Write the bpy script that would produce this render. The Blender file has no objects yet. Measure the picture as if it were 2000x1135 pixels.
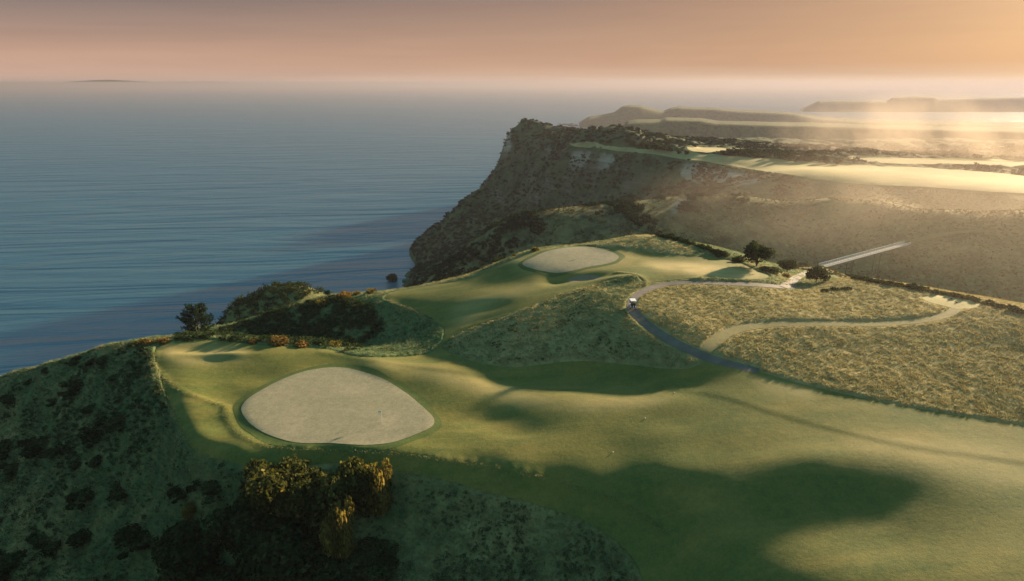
import bpy, math, random
import numpy as np
from mathutils import Vector, Matrix
from mathutils.geometry import delaunay_2d_cdt

random.seed(7)
rng = np.random.default_rng(11)
scene = bpy.context.scene
COL = scene.collection

# ------------------------------------------------------------------ camera
CAM_H = 190.0                      # metres above the sea
PITCH = math.radians(16.9)
F = 1333.0                         # focal length in pixels of a 2000 px wide frame (24 mm)
CP, SP = math.cos(PITCH), math.sin(PITCH)
cam_d = bpy.data.cameras.new('camera')
cam = bpy.data.objects.new('camera', cam_d)
COL.objects.link(cam)
cam.location = (0, 0, CAM_H)
cam.rotation_euler = (math.radians(90) - PITCH, 0, 0)
cam_d.sensor_width = 36.0
cam_d.lens = 36.0 * F / 2000.0
cam_d.clip_start = 1.0
cam_d.clip_end = 200000.0
scene.camera = cam

SUN_AZ, SUN_EL = math.radians(47), math.radians(13.5)


def survey(px, py, z):
    """bearing and height of a surveyed point -> world x, y"""
    u, v = px - 1000.0, py - 567.5
    dy, dz = F * CP - v * SP, -(F * SP + v * CP)
    t = (z - CAM_H) / dz
    return u * t, dy * t


def ray_dir(px, py):
    u, v = px - 1000.0, py - 567.5
    return u, F * CP - v * SP, -(F * SP + v * CP)


# ------------------------------------------------------------------ noise
def _hash(ix, iy, seed):
    h = (ix.astype(np.int64) * 374761393 + iy.astype(np.int64) * 668265263 + seed * 1442695041) & 0x7fffffff
    h = ((h ^ (h >> 13)) * 1274126177) & 0x7fffffff
    return ((h ^ (h >> 16)) & 0xffff) / 65535.0


def vnoise(x, y, seed=0):
    ix, iy = np.floor(x), np.floor(y)
    fx, fy = x - ix, y - iy
    fx, fy = fx * fx * (3 - 2 * fx), fy * fy * (3 - 2 * fy)
    a, b = _hash(ix, iy, seed), _hash(ix + 1, iy, seed)
    c, d = _hash(ix, iy + 1, seed), _hash(ix + 1, iy + 1, seed)
    return (a + (b - a) * fx) * (1 - fy) + (c + (d - c) * fx) * fy


def fbm(x, y, octv=4, seed=0, gain=.5):
    s, a, t = 0, 1.0, 0
    for k in range(octv):
        s = s + a * (vnoise(x, y, seed + k * 17) * 2 - 1)
        t += a
        a *= gain
        x, y = x * 2.03 + 11.3, y * 2.03 + 5.7
    return s / t


def sstep(a, b, x):
    t = np.clip((x - a) / (b - a), 0, 1)
    return t * t * (3 - 2 * t)


# ------------------------------------------------------------------ terrain survey points (bearing x, bearing y, height)
V = [
 # near green
 (660,719,137.3),(550,745,137.2),(470,805,137),(530,855,136.9),(660,870,136.95),(800,855,137),(848,820,137.2),(790,768,137.2),(655,795,137.7),(600,835,137.4),(720,830,137.6),
 # fairway round it
 (312,676,138.2),(335,667,138.5),(400,664,138.6),(520,675,138.6),(640,683,138.2),(740,699,137.7),(830,703,137.3),(400,700,137.9),(420,760,137.2),
 (400,830,136.6),(345,820,136.8),(325,770,137.3),(300,705,138.2),(370,870,136.4),(450,903,136),(520,905,135.8),(440,870,136.5),
 (720,706,138.4),(850,717,138.5),(930,733,138.4),(1010,762,138.3),(900,760,138.0),(1000,830,137.8),(1100,820,138.5),(1200,785,139.3),(1300,772,140),
 (1100,776,138.8),(1200,880,137.9),(1000,880,137.3),(850,870,136.9),(1000,737,137.5),(1150,728,138.2),(1250,738,138.9),(1350,738,140.3),
 (1480,726,141.6),(1560,762,141.3),(1700,800,141.4),(1850,840,141.3),(2000,870,141.2),(2000,910,141.1),(1750,870,141.2),(1600,835,140.8),(1450,795,140.5),
 (1350,850,139.6),(1500,875,140.1),(1650,890,140.9),(1900,930,141.1),(2000,970,140.8),
 # shaded bowl
 (1500,903,140),(1600,905,140.6),(1700,910,140.8),(1800,920,141),(1400,905,139.3),(1300,925,138.4),
 (1400,960,138.2),(1500,960,138.8),(1600,960,139.1),(1700,965,139.3),(1780,965,139.9),(1850,965,140.5),(1500,1020,137.2),(1620,1030,137.7),(1700,1010,138.3),(1400,1060,135.9),
 (1350,1110,133.6),(1550,1110,136.9),(1750,1060,138.5),(1750,1120,138.8),(1900,1050,139.8),(2000,1100,140.2),(1650,1135,138),(1900,1135,139.8),
 # bank
 (600,880,136.8),(690,884,136.8),(760,886,136.9),(850,897,136.9),(1000,920,136.9),(1150,958,136),(1250,1000,134.6),(1300,1040,133.6),
 (690,905,135.3),(757,920,135),(868,941,134.9),(983,972,134.2),(1080,999,133.5),(1175,1041,132.5),(1244,1106,131),
 (900,1000,131.5),(1000,1060,130.5),(850,1135,127.5),(1000,1135,128.2),(1150,1135,128.8),(760,1000,130),(650,940,133),(650,1030,129),
 (600,1135,124.5),(450,1000,129),(450,1135,121),(300,1135,115),
 # left hillside
 (345,850,135),(300,830,133.5),(250,760,135),(280,720,136.6),(200,780,131),(200,900,127),(100,800,125.5),(100,900,121.5),(100,1000,117.5),
 (0,850,117),(0,950,113),(0,1050,109.5),(0,1135,106),(200,1050,117.5),(300,950,126),(400,960,130.5),(350,900,133),
 (290,664,137),(200,682,133),(130,705,129),(60,738,122.5),(0,772,116),(-200,900,100),(-200,1135,90),(-300,800,80),
 # out of the frame
 (2200,700,143.5),(2300,900,141),(2200,1100,140.2),(2200,640,144.8),
 # rough mound
 (870,672,138.3),(925,706,138),(1006,716,138.3),(1120,706,139.6),(1210,710,140.6),(1330,719,141.4),(1375,708,142.2),(1000,660,140.9),(1100,640,142.2),
 (1000,615,142.4),(1100,575,144.8),(1175,555,145.7),(1150,600,144.2),(1200,660,142.7),(1220,600,145.5),(950,640,140.6),(1250,640,144.2),(1320,680,143.1),
 (1300,556,146),(1265,575,145.8),(1232,600,145.5),
 # upper fairway and green
 (867,637,138.2),(820,608,138.5),(752,583,138),(850,570,139.9),(905,548,140.7),(900,590,140.9),(950,560,142),(1000,580,142.9),(1060,560,143.8),
 (950,610,141.1),(880,640,139),(1000,540,143.3),(1020,515,145.2),(1060,498,145.8),(1110,485,146.2),(1170,486,146.3),(1207,500,146.2),(1190,515,145.8),
 (1120,528,145.2),(1060,528,145),(1215,525,146.2),(1250,537,146.9),(1300,520,146.3),(1350,505,145.8),(1260,492,146.4),(1400,520,146.1),(1400,503,145.6),(1320,535,146.8),(1480,535,146),
 (1500,542,145.8),(1400,545,146.5),(1350,541,146.8),(1260,459,148.2),(1200,470,147.3),(1320,475,147.4),(1360,490,146.8),(1170,478,146.6),
 (1080,482,145.7),(1040,488,145),(1000,503,143.8),(950,525,142),(905,542,140.3),(850,555,139),(765,571,137),
 (1430,495,145.4),(1500,525,145),(1530,545,143.5),(1560,560,143),(1600,578,144),(1650,570,144.5),(1650,545,144.2),(1700,548,144.5),(1800,565,144.7),
 (1900,585,145.0),(2000,608,145.0),(2150,640,145),
 # dry field
 (1500,570,145.2),(1400,570,145.8),(1400,620,144.6),(1600,632,143.9),(1700,600,144.2),(1850,590,144.5),(1900,595,144.6),(1500,660,143.2),(1700,700,142.3),
 (1850,680,142.9),(2000,700,143.1),(1600,720,142.0),(1800,790,141.7),(2000,832,141.4),(1560,748,141.5),(1750,640,143.5),
 # shrub slope and hump on the left
 (640,577,132),(570,600,129),(500,622,126),(430,642,123.5),(350,658,121),(700,680,133.5),(760,640,135),(600,650,129.5),(500,665,126.5),(690,575,134),
 (600,560,115),(560,556,116),(500,575,112),(440,612,104),(620,566,113),
 # mid ridge
 (1350,385,130),(1300,392,129),(1210,412,126),(1150,425,124),(1100,436,122.5),(1040,430,123),(1000,437,121),(960,450,117),(920,475,108),(880,500,98),
 (1450,383,130.5),(1600,388,130.5),(1700,397,130),(1850,412,130),(2000,430,130),(2150,450,130),
 (1350,420,123.5),(1300,450,118.5),(1150,460,118),(1100,470,114.5),(1000,480,113),(920,520,103),(850,545,93),
 (1500,430,121.5),(1500,470,113.5),(1600,450,117.5),(1700,450,119.5),(1700,520,108),(1800,540,109),(1900,560,107),(2000,580,105),(1850,450,123),(2000,500,118),
 (2150,560,108),(1605,520,120.5),(1560,542,139),(1580,533,132),(1775,475,117.6),
 # headland plateau
 (1115,284,130),(1150,293,129.5),(1250,305,130),(1350,318,130),(1500,347,130),(1600,355,130),(1700,362,130),(1800,368,130),(1960,377,130),(2100,385,130),
 (1110,278,130.5),(1300,290,130.5),(1450,302,130.5),(1600,325,130.5),(1750,330,130.5),(1950,350,130),(1200,270,131),(1400,290,130.5),(1700,315,131),
 (1000,250,137),(1040,256,136),(1090,265,133),(980,275,122),(2100,360,130),
]
def at_y(px, py, Y):               # surveyed at a known distance instead of a known height
    u, dy, dz = ray_dir(px, py)
    t = Y / dy
    return (u * t, Y, CAM_H + dz * t)
W = [survey(px, py, z) + (z,) for px, py, z in V]
W += [at_y(*p) for p in [
 (1115,330,690),(1115,380,665),(1115,430,630),(1350,350,528),(1350,380,505),(1250,350,580),(1250,400,555),(1500,372,444),(1650,380,425),(1900,395,385),(1350,397,369),(1450,396,370),(1520,397,368),(1600,400,361),(1700,409,349),(1780,416,338),(1850,424,327),(1930,433,315),(2000,442,304),(1600,372,432),(1700,378,418),(1750,384,411),(1800,388,404),(1850,398,392),(1960,405,371),(2000,412,364),
 (1000,300,850),(1000,350,815),(1000,400,770),(1000,440,700),(960,350,875),(960,400,800),(960,440,720),(900,392,820),(900,440,740),(900,480,650),
 (1000,252,900),(1050,257,900),(1100,262,900),(1150,265,900),(1080,263,830),(1040,258,860),(985,272,869),(975,300,872),(967,335,874),
 (850,450,780),(850,500,680),(815,520,716),(820,540,640),(980,300,870)]]
W += [ # hidden ground behind the rims, shore and sea bed
 (0,215,128),(-15,205,125),(40,225,130),(60,230,128),(-32,205,122),(0,250,115),(40,260,118),(80,245,121),(20,300,112),
 (150,287,102),(185,262,100),(200,225,102),(120,300,102),(60,285,105),(0,290,104),(-60,290,88),(200,205,106),
 (100,430,112),(60,450,103),(0,440,92),(180,410,115),(250,378,117),(-50,430,70),
 (-130,165,80),(-110,180,85),(-60,225,105),(-95,215,95),(-60,260,100),(-90,300,60),
 (-75,880,10),(-45,905,15),(-20,925,15),(30,985,40),
 (-220,150,-10),(-200,230,-12),(-170,300,-14),(-150,400,-14),(-140,500,-15),(-145,600,-15),(-150,700,-15),(-140,780,-15),(-110,880,-15),(-60,970,-15),
 (-300,100,-10),(-300,300,-20),(-250,600,-20),(-250,1000,-20),(0,1010,-15),(-90,450,20),(-60,500,35),(-70,600,22),(0,930,40),(20,960,30),
 (-160,90,30),(-190,60,0),(0,520,72),(60,560,75),
 (60,1000,70),(100,1000,90),(200,1000,98),(450,900,105),(700,800,110),(0,1150,-15),(90,1150,40),(200,1150,95),(700,1150,100),
 (0,52,116),(-40,52,100),(-80,60,82),(30,58,135),(50,50,138.5),(75,50,140),(110,60,139),(-120,50,50),
 (160,120,143.5),(190,150,143.5),(300,170,135),(330,260,125),(420,330,130),(500,450,130),
]
W = np.array(W)
KX = np.stack([W[:, 0] / W[:, 1], np.log(W[:, 1])], 1)
CQ = 0.035
def phi(d2):
    return np.sqrt(d2 + CQ * CQ)
A = phi(((KX[:, None, :] - KX[None, :, :]) ** 2).sum(-1))
n = len(W)
A -= np.eye(n) * 0.004              # slight smoothing
M = np.zeros((n + 1, n + 1)); M[:n, :n] = A; M[:n, n] = 1; M[n, :n] = 1
rhs = np.zeros(n + 1); rhs[:n] = W[:, 2]
wts = np.linalg.solve(M, rhs)

A0, A1, NA = -1.3, 1.15, 1500
S0, S1, NS = math.log(40.0), math.log(1180.0), 1000
ca = np.linspace(A0, A1, NA // 4 + 1)
cs = np.linspace(S0, S1, NS // 4 + 1)
gs, ga = np.meshgrid(cs, ca, indexing='ij')
zc = np.empty(gs.size)
pts = np.stack([ga.ravel(), gs.ravel()], 1)
for i in range(0, len(pts), 8000):
    d2 = ((pts[i:i + 8000, None, :] - KX[None]) ** 2).sum(-1)
    zc[i:i + 8000] = phi(d2) @ wts[:n] + wts[n]
zc = zc.reshape(gs.shape)

def cubic_up(a, k, axis):
    """Catmull-Rom upsampling by the factor k along one axis"""
    a = np.moveaxis(a, axis, 0)
    p = np.concatenate([2 * a[:1] - a[1:2], a, 2 * a[-1:] - a[-2:-1]])
    m = a.shape[0] - 1
    out = np.empty((m * k + 1,) + a.shape[1:])
    for j in range(k):
        t = j / k
        w0, w1 = -.5*t + t*t - .5*t**3, 1 - 2.5*t*t + 1.5*t**3
        w2, w3 = .5*t + 2*t*t - 1.5*t**3, -.5*t*t + .5*t**3
        out[j:m * k:k] = w0*p[:m] + w1*p[1:m+1] + w2*p[2:m+2] + w3*p[3:m+3]
    out[-1] = a[-1]
    return np.moveaxis(out, 0, axis)
Z = cubic_up(cubic_up(zc, 4, 0), 4, 1)
NSg, NAg = Z.shape
GA = np.linspace(A0, A1, NAg); GS = np.linspace(S0, S1, NSg)
SS, AA = np.meshgrid(GS, GA, indexing='ij')
YY = np.exp(SS); XX = AA * YY


def lookup(x, y, arr=None):
    arr = Z if arr is None else arr
    x, y = np.asarray(x, float), np.asarray(y, float)
    fa = np.clip((x / y - A0) / (A1 - A0) * (NAg - 1), 0, NAg - 1.001)
    fs = np.clip((np.log(y) - S0) / (S1 - S0) * (NSg - 1), 0, NSg - 1.001)
    i, j = fs.astype(int), fa.astype(int)
    p, q = fs - i, fa - j
    return (arr[i, j]*(1-p)*(1-q) + arr[i+1, j]*p*(1-q) + arr[i, j+1]*(1-p)*q + arr[i+1, j+1]*p*q)


STEPS = np.exp(np.linspace(S0 + .02, S1 - .01, 3000))
def hit(px, py):
    """where the line of sight of a surveyed bearing meets the ground"""
    u, dy, dz = ray_dir(px, py)
    zz = CAM_H + dz / dy * STEPS
    g = lookup(u / dy * STEPS, STEPS)
    k = np.nonzero(zz < g)[0]
    if len(k) == 0:
        return None
    k = k[0]
    if k > 0:
        d0, d1 = zz[k-1] - g[k-1], zz[k] - g[k]
        Y = STEPS[k-1] + (STEPS[k] - STEPS[k-1]) * d0 / (d0 - d1)
    else:
        Y = STEPS[0]
    return (u / dy * Y, Y)


def spline(pts, closed=False, k=8):
    P = np.array(pts, float)
    m = len(P)
    out = []
    for i in range(m if closed else m - 1):
        if closed:
            p0, p1, p2, p3 = P[(i-1) % m], P[i], P[(i+1) % m], P[(i+2) % m]
        else:
            p0, p1, p2, p3 = P[max(i-1, 0)], P[i], P[i+1], P[min(i+2, m-1)]
        for j in range(k):
            t = j / k
            out.append(.5*((2*p1) + (-p0+p2)*t + (2*p0-5*p1+4*p2-p3)*t*t + (-p0+3*p1-3*p2+p3)*t**3))
    if not closed:
        out.append(P[-1])
    return np.array(out)


def ground_line(pts, closed=False, k=8):
    r = [hit(*p) for p in spline(pts, closed, k)]
    return np.array([q for q in r if q is not None])


def inside(poly, x, y):
    """vectorised point in polygon"""
    r = np.zeros(x.shape, bool)
    bx0, by0 = poly.min(0); bx1, by1 = poly.max(0)
    sel = (x >= bx0) & (x <= bx1) & (y >= by0) & (y <= by1)
    xs, ys = x[sel], y[sel]
    c = np.zeros(xs.shape, bool)
    for (x0, y0), (x1, y1) in zip(poly, np.roll(poly, -1, 0)):
        if y0 == y1:
            continue
        c ^= ((ys < y0) != (ys < y1)) & (xs < (x1-x0)*(ys-y0)/(y1-y0)+x0)
    r[sel] = c
    return r


def ribbon(line, w0, w1=None):
    w1 = w0 if w1 is None else w1
    d = np.gradient(line, axis=0)
    d /= np.linalg.norm(d, axis=1)[:, None] + 1e-9
    nrm = np.stack([-d[:, 1], d[:, 0]], 1)
    w = np.linspace(w0, w1, len(line))[:, None] / 2
    return np.concatenate([line + nrm * w, (line - nrm * w)[::-1]])


# ------------------------------------------------------------------ outlines on the ground
GREEN_NEAR = [(655,719),(700,722),(745,737),(790,767),(830,800),(848,820),(840,838),(800,855),(740,865),(660,870),(590,867),(530,854),(490,832),(472,806),(478,788),(502,770),(550,744),(600,725)]
GREEN_FAR = [(1020,516),(1040,504),(1070,491),(1110,484),(1150,483),(1180,488),(1205,498),(1207,506),(1190,515),(1150,522),(1120,529),(1085,532),(1045,527)]
FAIRWAY = [(303,690),(312,676),(335,667),(380,663),(450,668),(520,675),(600,679),(645,684),(690,697),(740,700),(800,698),(840,690),(862,672),(868,652),(864,637),
 (820,609),(785,595),(752,583),(762,575),(790,567),(850,557),(905,547),(950,530),(1000,508),(1045,491),(1080,484),(1130,481),(1180,484),(1250,490),(1300,497),(1350,501),
 (1400,502),(1440,512),(1480,530),(1502,541),(1485,547),(1440,546),(1380,542),(1330,546),(1290,550),(1262,553),(1240,541),(1210,547),(1175,553),(1100,574),(1000,613),(910,646),(872,668),
 (866,684),(925,708),(1006,718),(1120,707),(1210,712),(1330,721),(1375,710),(1400,714),(1480,728),(1560,751),(1700,783),(1800,802),(2000,835),(2200,870),
 (2350,1000),(2300,1250),(1700,1300),(1320,1250),(1244,1106),(1175,1041),(1080,999),(983,972),(868,941),(757,920),(690,908),(600,912),(500,909),(450,905),(400,893),(370,870),(345,822),(325,772),(312,730)]
TEE = [(1800,584),(1820,579),(1850,577),(1885,583),(1912,594),(1920,600),(1895,604),(1865,604),(1840,598),(1815,592)]
BUNKER = [(1110,541),(1126,536),(1150,534),(1170,535),(1177,540),(1160,545),(1138,547),(1118,546)]
CART_PATH = [(1480,727),(1440,716),(1400,705),(1360,690),(1320,672),(1280,648),(1250,624),(1236,606),(1234,592),(1245,578),(1268,566),(1300,557),(1340,554),(1380,554),(1430,556),(1480,558),(1530,562),(1580,566)]
MOWN_STRIP = [(1380,690),(1392,672),(1415,655),(1450,643),(1500,636),(1560,634),(1640,634),(1720,634),(1780,630),(1830,622),(1862,610),(1872,600)]
FAR_FAIRWAY = [(1112,284),(1135,279),(1160,281),(1200,288),(1260,293),(1320,298),(1380,303),(1430,307),(1500,312),(1560,318),(1640,322),(1720,325),(1800,328),(1900,335),(1990,343),(2150,362),(2150,384),(1960,377),(1850,369),(1760,364),(1680,360),(1600,352),(1540,342),(1450,330),(1350,315),(1250,302),(1150,291)]
TIP_GREEN = [(1028,256),(1045,257),(1066,261),(1060,263),(1040,260)]
BRIDGE_TRACK = [(1530,562),(1545,553),(1556,543),(1575,534),(1600,522)]

pg_near = ground_line(GREEN_NEAR, True, 6)
pg_far = ground_line(GREEN_FAR, True, 6)
pg_fair = ground_line(FAIRWAY, True, 5)
pg_tee = ground_line(TEE, True, 5)
pg_bunk = ground_line(BUNKER, True, 6)
ln_path = ground_line(CART_PATH, False, 8)
pg_path = ribbon(ln_path, 2.0)
ln_strip = ground_line(MOWN_STRIP, False, 8)
pg_strip = ribbon(ln_strip, 2.4, 2.1)
pg_farfair = ground_line(FAR_FAIRWAY, True, 5)
FIELDS = [[(1345,292),(1400,290),(1452,293),(1440,299),(1380,301),(1350,298)], [(1650,309),(1800,312),(2000,318),(2100,322),(2000,329),(1850,324),(1700,318)]]
pg_fields = [ground_line(q, True, 5) for q in FIELDS]

# mown surfaces lie lower than the standing grass around them
mown = np.zeros(Z.shape, bool)
for pg in (pg_fair, pg_tee, pg_path, pg_strip, pg_near, pg_far, pg_bunk):
    mown |= inside(pg, XX, YY)
def blur(a, k=1):
    for _ in range(k):
        a = (np.roll(a, 1, 0) + np.roll(a, -1, 0) + 2 * a) / 4
        a = (np.roll(a, 1, 1) + np.roll(a, -1, 1) + 2 * a) / 4
    return a
mown_f = np.clip(blur(mown.astype(float), 2) * 3.5, 0, 1)
near_w = 1 - sstep(200, 260, YY)

# hollows and swells in the turf: bearing, radius along x, along y (m), depth
for px, py, rx, ry, dz in [(950,812,6,4,-.9),(1030,838,5,3,-.5),(1300,815,7,4,-.35),(1340,880,8,4,-.4),(520,735,6,3,-.35),(430,775,5,4,-.4),(392,680,7.5,2.6,-.75),(432,697,5.5,1.3,.7),(330,715,4,3,-.5),
        (1085,545,3.5,4,-1.0),(1145,540,5,2.6,-1.1),(1215,545,5,2.2,.7),(1270,499,6,4,-.5),(1420,505,7,4,-.35),(920,602,4,3,-.4),(965,598,4,3,-.35),(1000,740,9,3,-.5),(1230,742,14,3,-.4),(640,800,8,5,-.12),
        (1120,780,9,4,.35),(1560,900,10,3,.3)]:
    h_ = hit(px, py)
    if h_:
        Z += dz * np.exp(-((XX - h_[0]) / rx) ** 2 - ((YY - h_[1]) / ry) ** 2)

# the near green is close to a plane
gw = blur(inside(pg_near * 1.0, XX, YY).astype(float), 70)
gw = np.clip(gw * 1.6, 0, 1)
Z = Z * (1 - gw) + gw * (137.35 + .012 * (YY - 106) + .05 * fbm(XX / 9, YY / 9, 2, 15))

# the higher second cut beyond the fairway's step
STEP_LINE = [(620,688),(677,701),(760,712),(850,724),(926,733),(1022,741),(1080,739),(1137,735),(1220,747),(1300,761),(1400,776),(1480,800),(1600,835),(1750,870),(1880,890),(2000,908),(2200,940)]
ln_step = ground_line(STEP_LINE, False, 6)
STEP_AREA = STEP_LINE + [(2300,700),(2000,600),(1400,540),(900,640),(860,690),(740,690)]
step_mask = inside(ground_line(STEP_AREA, True, 4), XX, YY)
Z += .15 * blur(step_mask.astype(float), 3) * near_w

LIPS = [[(600,880),(690,884),(760,886),(850,897),(1000,920),(1150,958),(1250,1000),(1300,1040)],
        [(303,690),(300,712),(312,735),(328,772),(347,820),(372,868),(402,892),(450,904)], [(757,920),(868,941),(983,972),(1080,999),(1175,1041),(1244,1106)],
        [(440,800),(448,825),(470,850),(520,872),(600,880)],
        [(318,735),(345,760),(400,782),(440,796)],
        [(760,588),(800,604),(850,630)],
        [(1262,556),(1256,545),(1236,536),(1205,533)]]
lip_lines = [ground_line(q, False, 6) for q in LIPS]
for L_ in lip_lines:
    bb0, bb1 = L_.min(0) - 3, L_.max(0) + 3
    sel = (XX > bb0[0]) & (XX < bb1[0]) & (YY > bb0[1]) & (YY < bb1[1])
    d2 = np.full(sel.sum(), 1e9)
    for q in L_:
        d2 = np.minimum(d2, (XX[sel] - q[0]) ** 2 + (YY[sel] - q[1]) ** 2)
    Z[sel] += .22 * np.exp(-d2 / .5)
rough = (1 - mown_f) * near_w
Z += rough * (.30 + .09 * fbm(XX / 1.6, YY / 1.6, 3, 3) + .20 * fbm(XX / 9, YY / 9, 2, 9))
Z += near_w * mown_f * .05 * fbm(XX / 6, YY / 6, 3, 21)
# brush, gullies and crags on the far ground
far_w = sstep(230, 300, YY)
flat_pl = inside(pg_farfair, XX, YY) | inside(pg_fields[0], XX, YY) | inside(pg_fields[1], XX, YY)
flat_w = blur(flat_pl.astype(float), 3)
sea_edge = sstep(-10, 15, Z)
gul = np.abs(fbm(XX / 60 + .2 * fbm(XX/30, YY/30, 2, 5), YY / 140, 4, 31))
Z += far_w * (1 - flat_w) * sea_edge * ((2.9 - 2.2 * sstep(480, 400, YY)) * fbm(XX / 24, YY / 24, 5, 41, .6) + 6. * sstep(470, 560, YY) * (.45 - np.abs(fbm(XX / 17, YY / 30, 4, 43, .6))) - 9 * sstep(.0, .5, .35 - gul) * sstep(450, 560, YY) * sstep(120, 100, Z) )
left_w = sstep(-.25, -.45, AA) * (1 - mown_f) * near_w
Z += left_w * .5 * fbm(XX / 5, YY / 5, 3, 51)

# ------------------------------------------------------------------ mesh helpers
def link(name, me, mat=None, parent=None, **props):
    o = bpy.data.objects.new(name, me)
    COL.objects.link(o)
    if mat is not None:
        me.materials.append(mat)
    if parent is not None:
        o.parent = parent
    for k, v in props.items():
        o[k] = v
    return o


def mesh_np(name, verts, faces, smooth=False, attrs=None):
    """verts (n,3), faces (m,k) arrays -> mesh"""
    verts = np.asarray(verts, np.float32); faces = np.asarray(faces, np.int32)
    me = bpy.data.meshes.new(name)
    k = faces.shape[1]
    me.vertices.add(len(verts)); me.vertices.foreach_set('co', verts.ravel())
    me.loops.add(faces.size); me.loops.foreach_set('vertex_index', faces.ravel())
    me.polygons.add(len(faces))
    me.polygons.foreach_set('loop_start', np.arange(0, faces.size, k, dtype=np.int32))
    me.polygons.foreach_set('loop_total', np.full(len(faces), k, np.int32))
    me.polygons.foreach_set('use_smooth', np.full(len(faces), smooth, bool))
    for an, av in (attrs or {}).items():
        at = me.attributes.new(an, 'FLOAT', 'POINT')
        at.data.foreach_set('value', np.asarray(av, np.float32).ravel())
    me.update(calc_edges=True)
    me.validate()
    return me


def tag(o, label, cat, group=None):
    o['label'] = label; o['category'] = cat
    if group:
        o['group'] = group
    return o


# ------------------------------------------------------------------ materials
def new_mat(name):
    m = bpy.data.materials.new(name); m.use_nodes = True
    nt = m.node_tree; nt.nodes.clear()
    out = nt.nodes.new('ShaderNodeOutputMaterial')
    return m, nt, out

class NT:
    def __init__(s, nt): s.nt = nt
    def n(s, typ, **kw):
        nd = s.nt.nodes.new(typ)
        for k, v in kw.items():
            if k.startswith('i_'):
                key = k[2:]
                key = int(key) if key.isdigit() else key.replace('_', ' ')
                if isinstance(v, bpy.types.NodeSocket): s.nt.links.new(v, nd.inputs[key])
                else: nd.inputs[key].default_value = v
            else: setattr(nd, k, v)
        return nd
    def l(s, a, b): s.nt.links.new(a, b)
    def pos(s): return s.n('ShaderNodeNewGeometry').outputs['Position']
    def attr(s, name): return s.n('ShaderNodeAttribute', attribute_name=name).outputs['Fac']
    def scaled(s, vec, sc):
        m = s.n('ShaderNodeVectorMath', operation='MULTIPLY'); s.l(vec, m.inputs[0]); m.inputs[1].default_value = sc; return m.outputs[0]
    def noise(s, vec, scale, detail=4, rough=.55, dist=0.):
        nd = s.n('ShaderNodeTexNoise'); s.l(vec, nd.inputs['Vector'])
        nd.inputs['Scale'].default_value = scale; nd.inputs['Detail'].default_value = detail; nd.inputs['Roughness'].default_value = rough
        nd.inputs['Distortion'].default_value = dist
        return nd.outputs['Fac']
    def ramp(s, fac, stops, interp='LINEAR'):
        nd = s.n('ShaderNodeValToRGB'); s.l(fac, nd.inputs[0]); cr = nd.color_ramp; cr.interpolation = interp
        while len(cr.elements) < len(stops): cr.elements.new(.5)
        for e, (p, c) in zip(cr.elements, stops):
            e.position = p; e.color = (c, c, c, 1) if isinstance(c, (int, float)) else tuple(c) + (1,)
        return nd.outputs[0]
    def mix(s, fac, a, b, mode='MIX'):
        nd = s.n('ShaderNodeMix', data_type='RGBA', blend_type=mode)
        for sock, v in ((nd.inputs[0], fac), (nd.inputs[6], a), (nd.inputs[7], b)):
            if isinstance(v, bpy.types.NodeSocket): s.l(v, sock)
            elif isinstance(v, (int, float)): sock.default_value = v
            else: sock.default_value = tuple(v) + (1,)
        return nd.outputs[2]
    def math(s, op, a, b=0., clamp=False):
        nd = s.n('ShaderNodeMath', operation=op, use_clamp=clamp)
        for sock, v in ((nd.inputs[0], a), (nd.inputs[1], b)):
            if isinstance(v, bpy.types.NodeSocket): s.l(v, sock)
            else: sock.default_value = v
        return nd.outputs[0]
    def bump(s, h, strength, dist):
        nd = s.n('ShaderNodeBump'); s.l(h, nd.inputs['Height']); nd.inputs['Strength'].default_value = strength; nd.inputs['Distance'].default_value = dist
        return nd.outputs[0]


def bsdf(N, out, col, rough=.9, normal=None, spec=.1):
    b = N.n('ShaderNodeBsdfPrincipled')
    if isinstance(col, bpy.types.NodeSocket): N.l(col, b.inputs['Base Color'])
    else: b.inputs['Base Color'].default_value = tuple(col) + (1,)
    b.inputs['Roughness'].default_value = rough
    b.inputs['Specular IOR Level'].default_value = spec
    if normal is not None: N.l(normal, b.inputs['Normal'])
    N.l(b.outputs[0], out.inputs['Surface'])
    return b


def mat_plain(name, col, rough=.6, spec=.3, metallic=0.):
    m, nt, out = new_mat(name); N = NT(nt)
    c = N.mix(N.ramp(N.noise(N.n('ShaderNodeTexCoord').outputs['Object'], 6, 3), [(.3, 0.), (.75, 1.)]), col, tuple(v * .75 for v in col))
    b = bsdf(N, out, c, rough, None, spec); b.inputs['Metallic'].default_value = metallic
    return m


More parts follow.
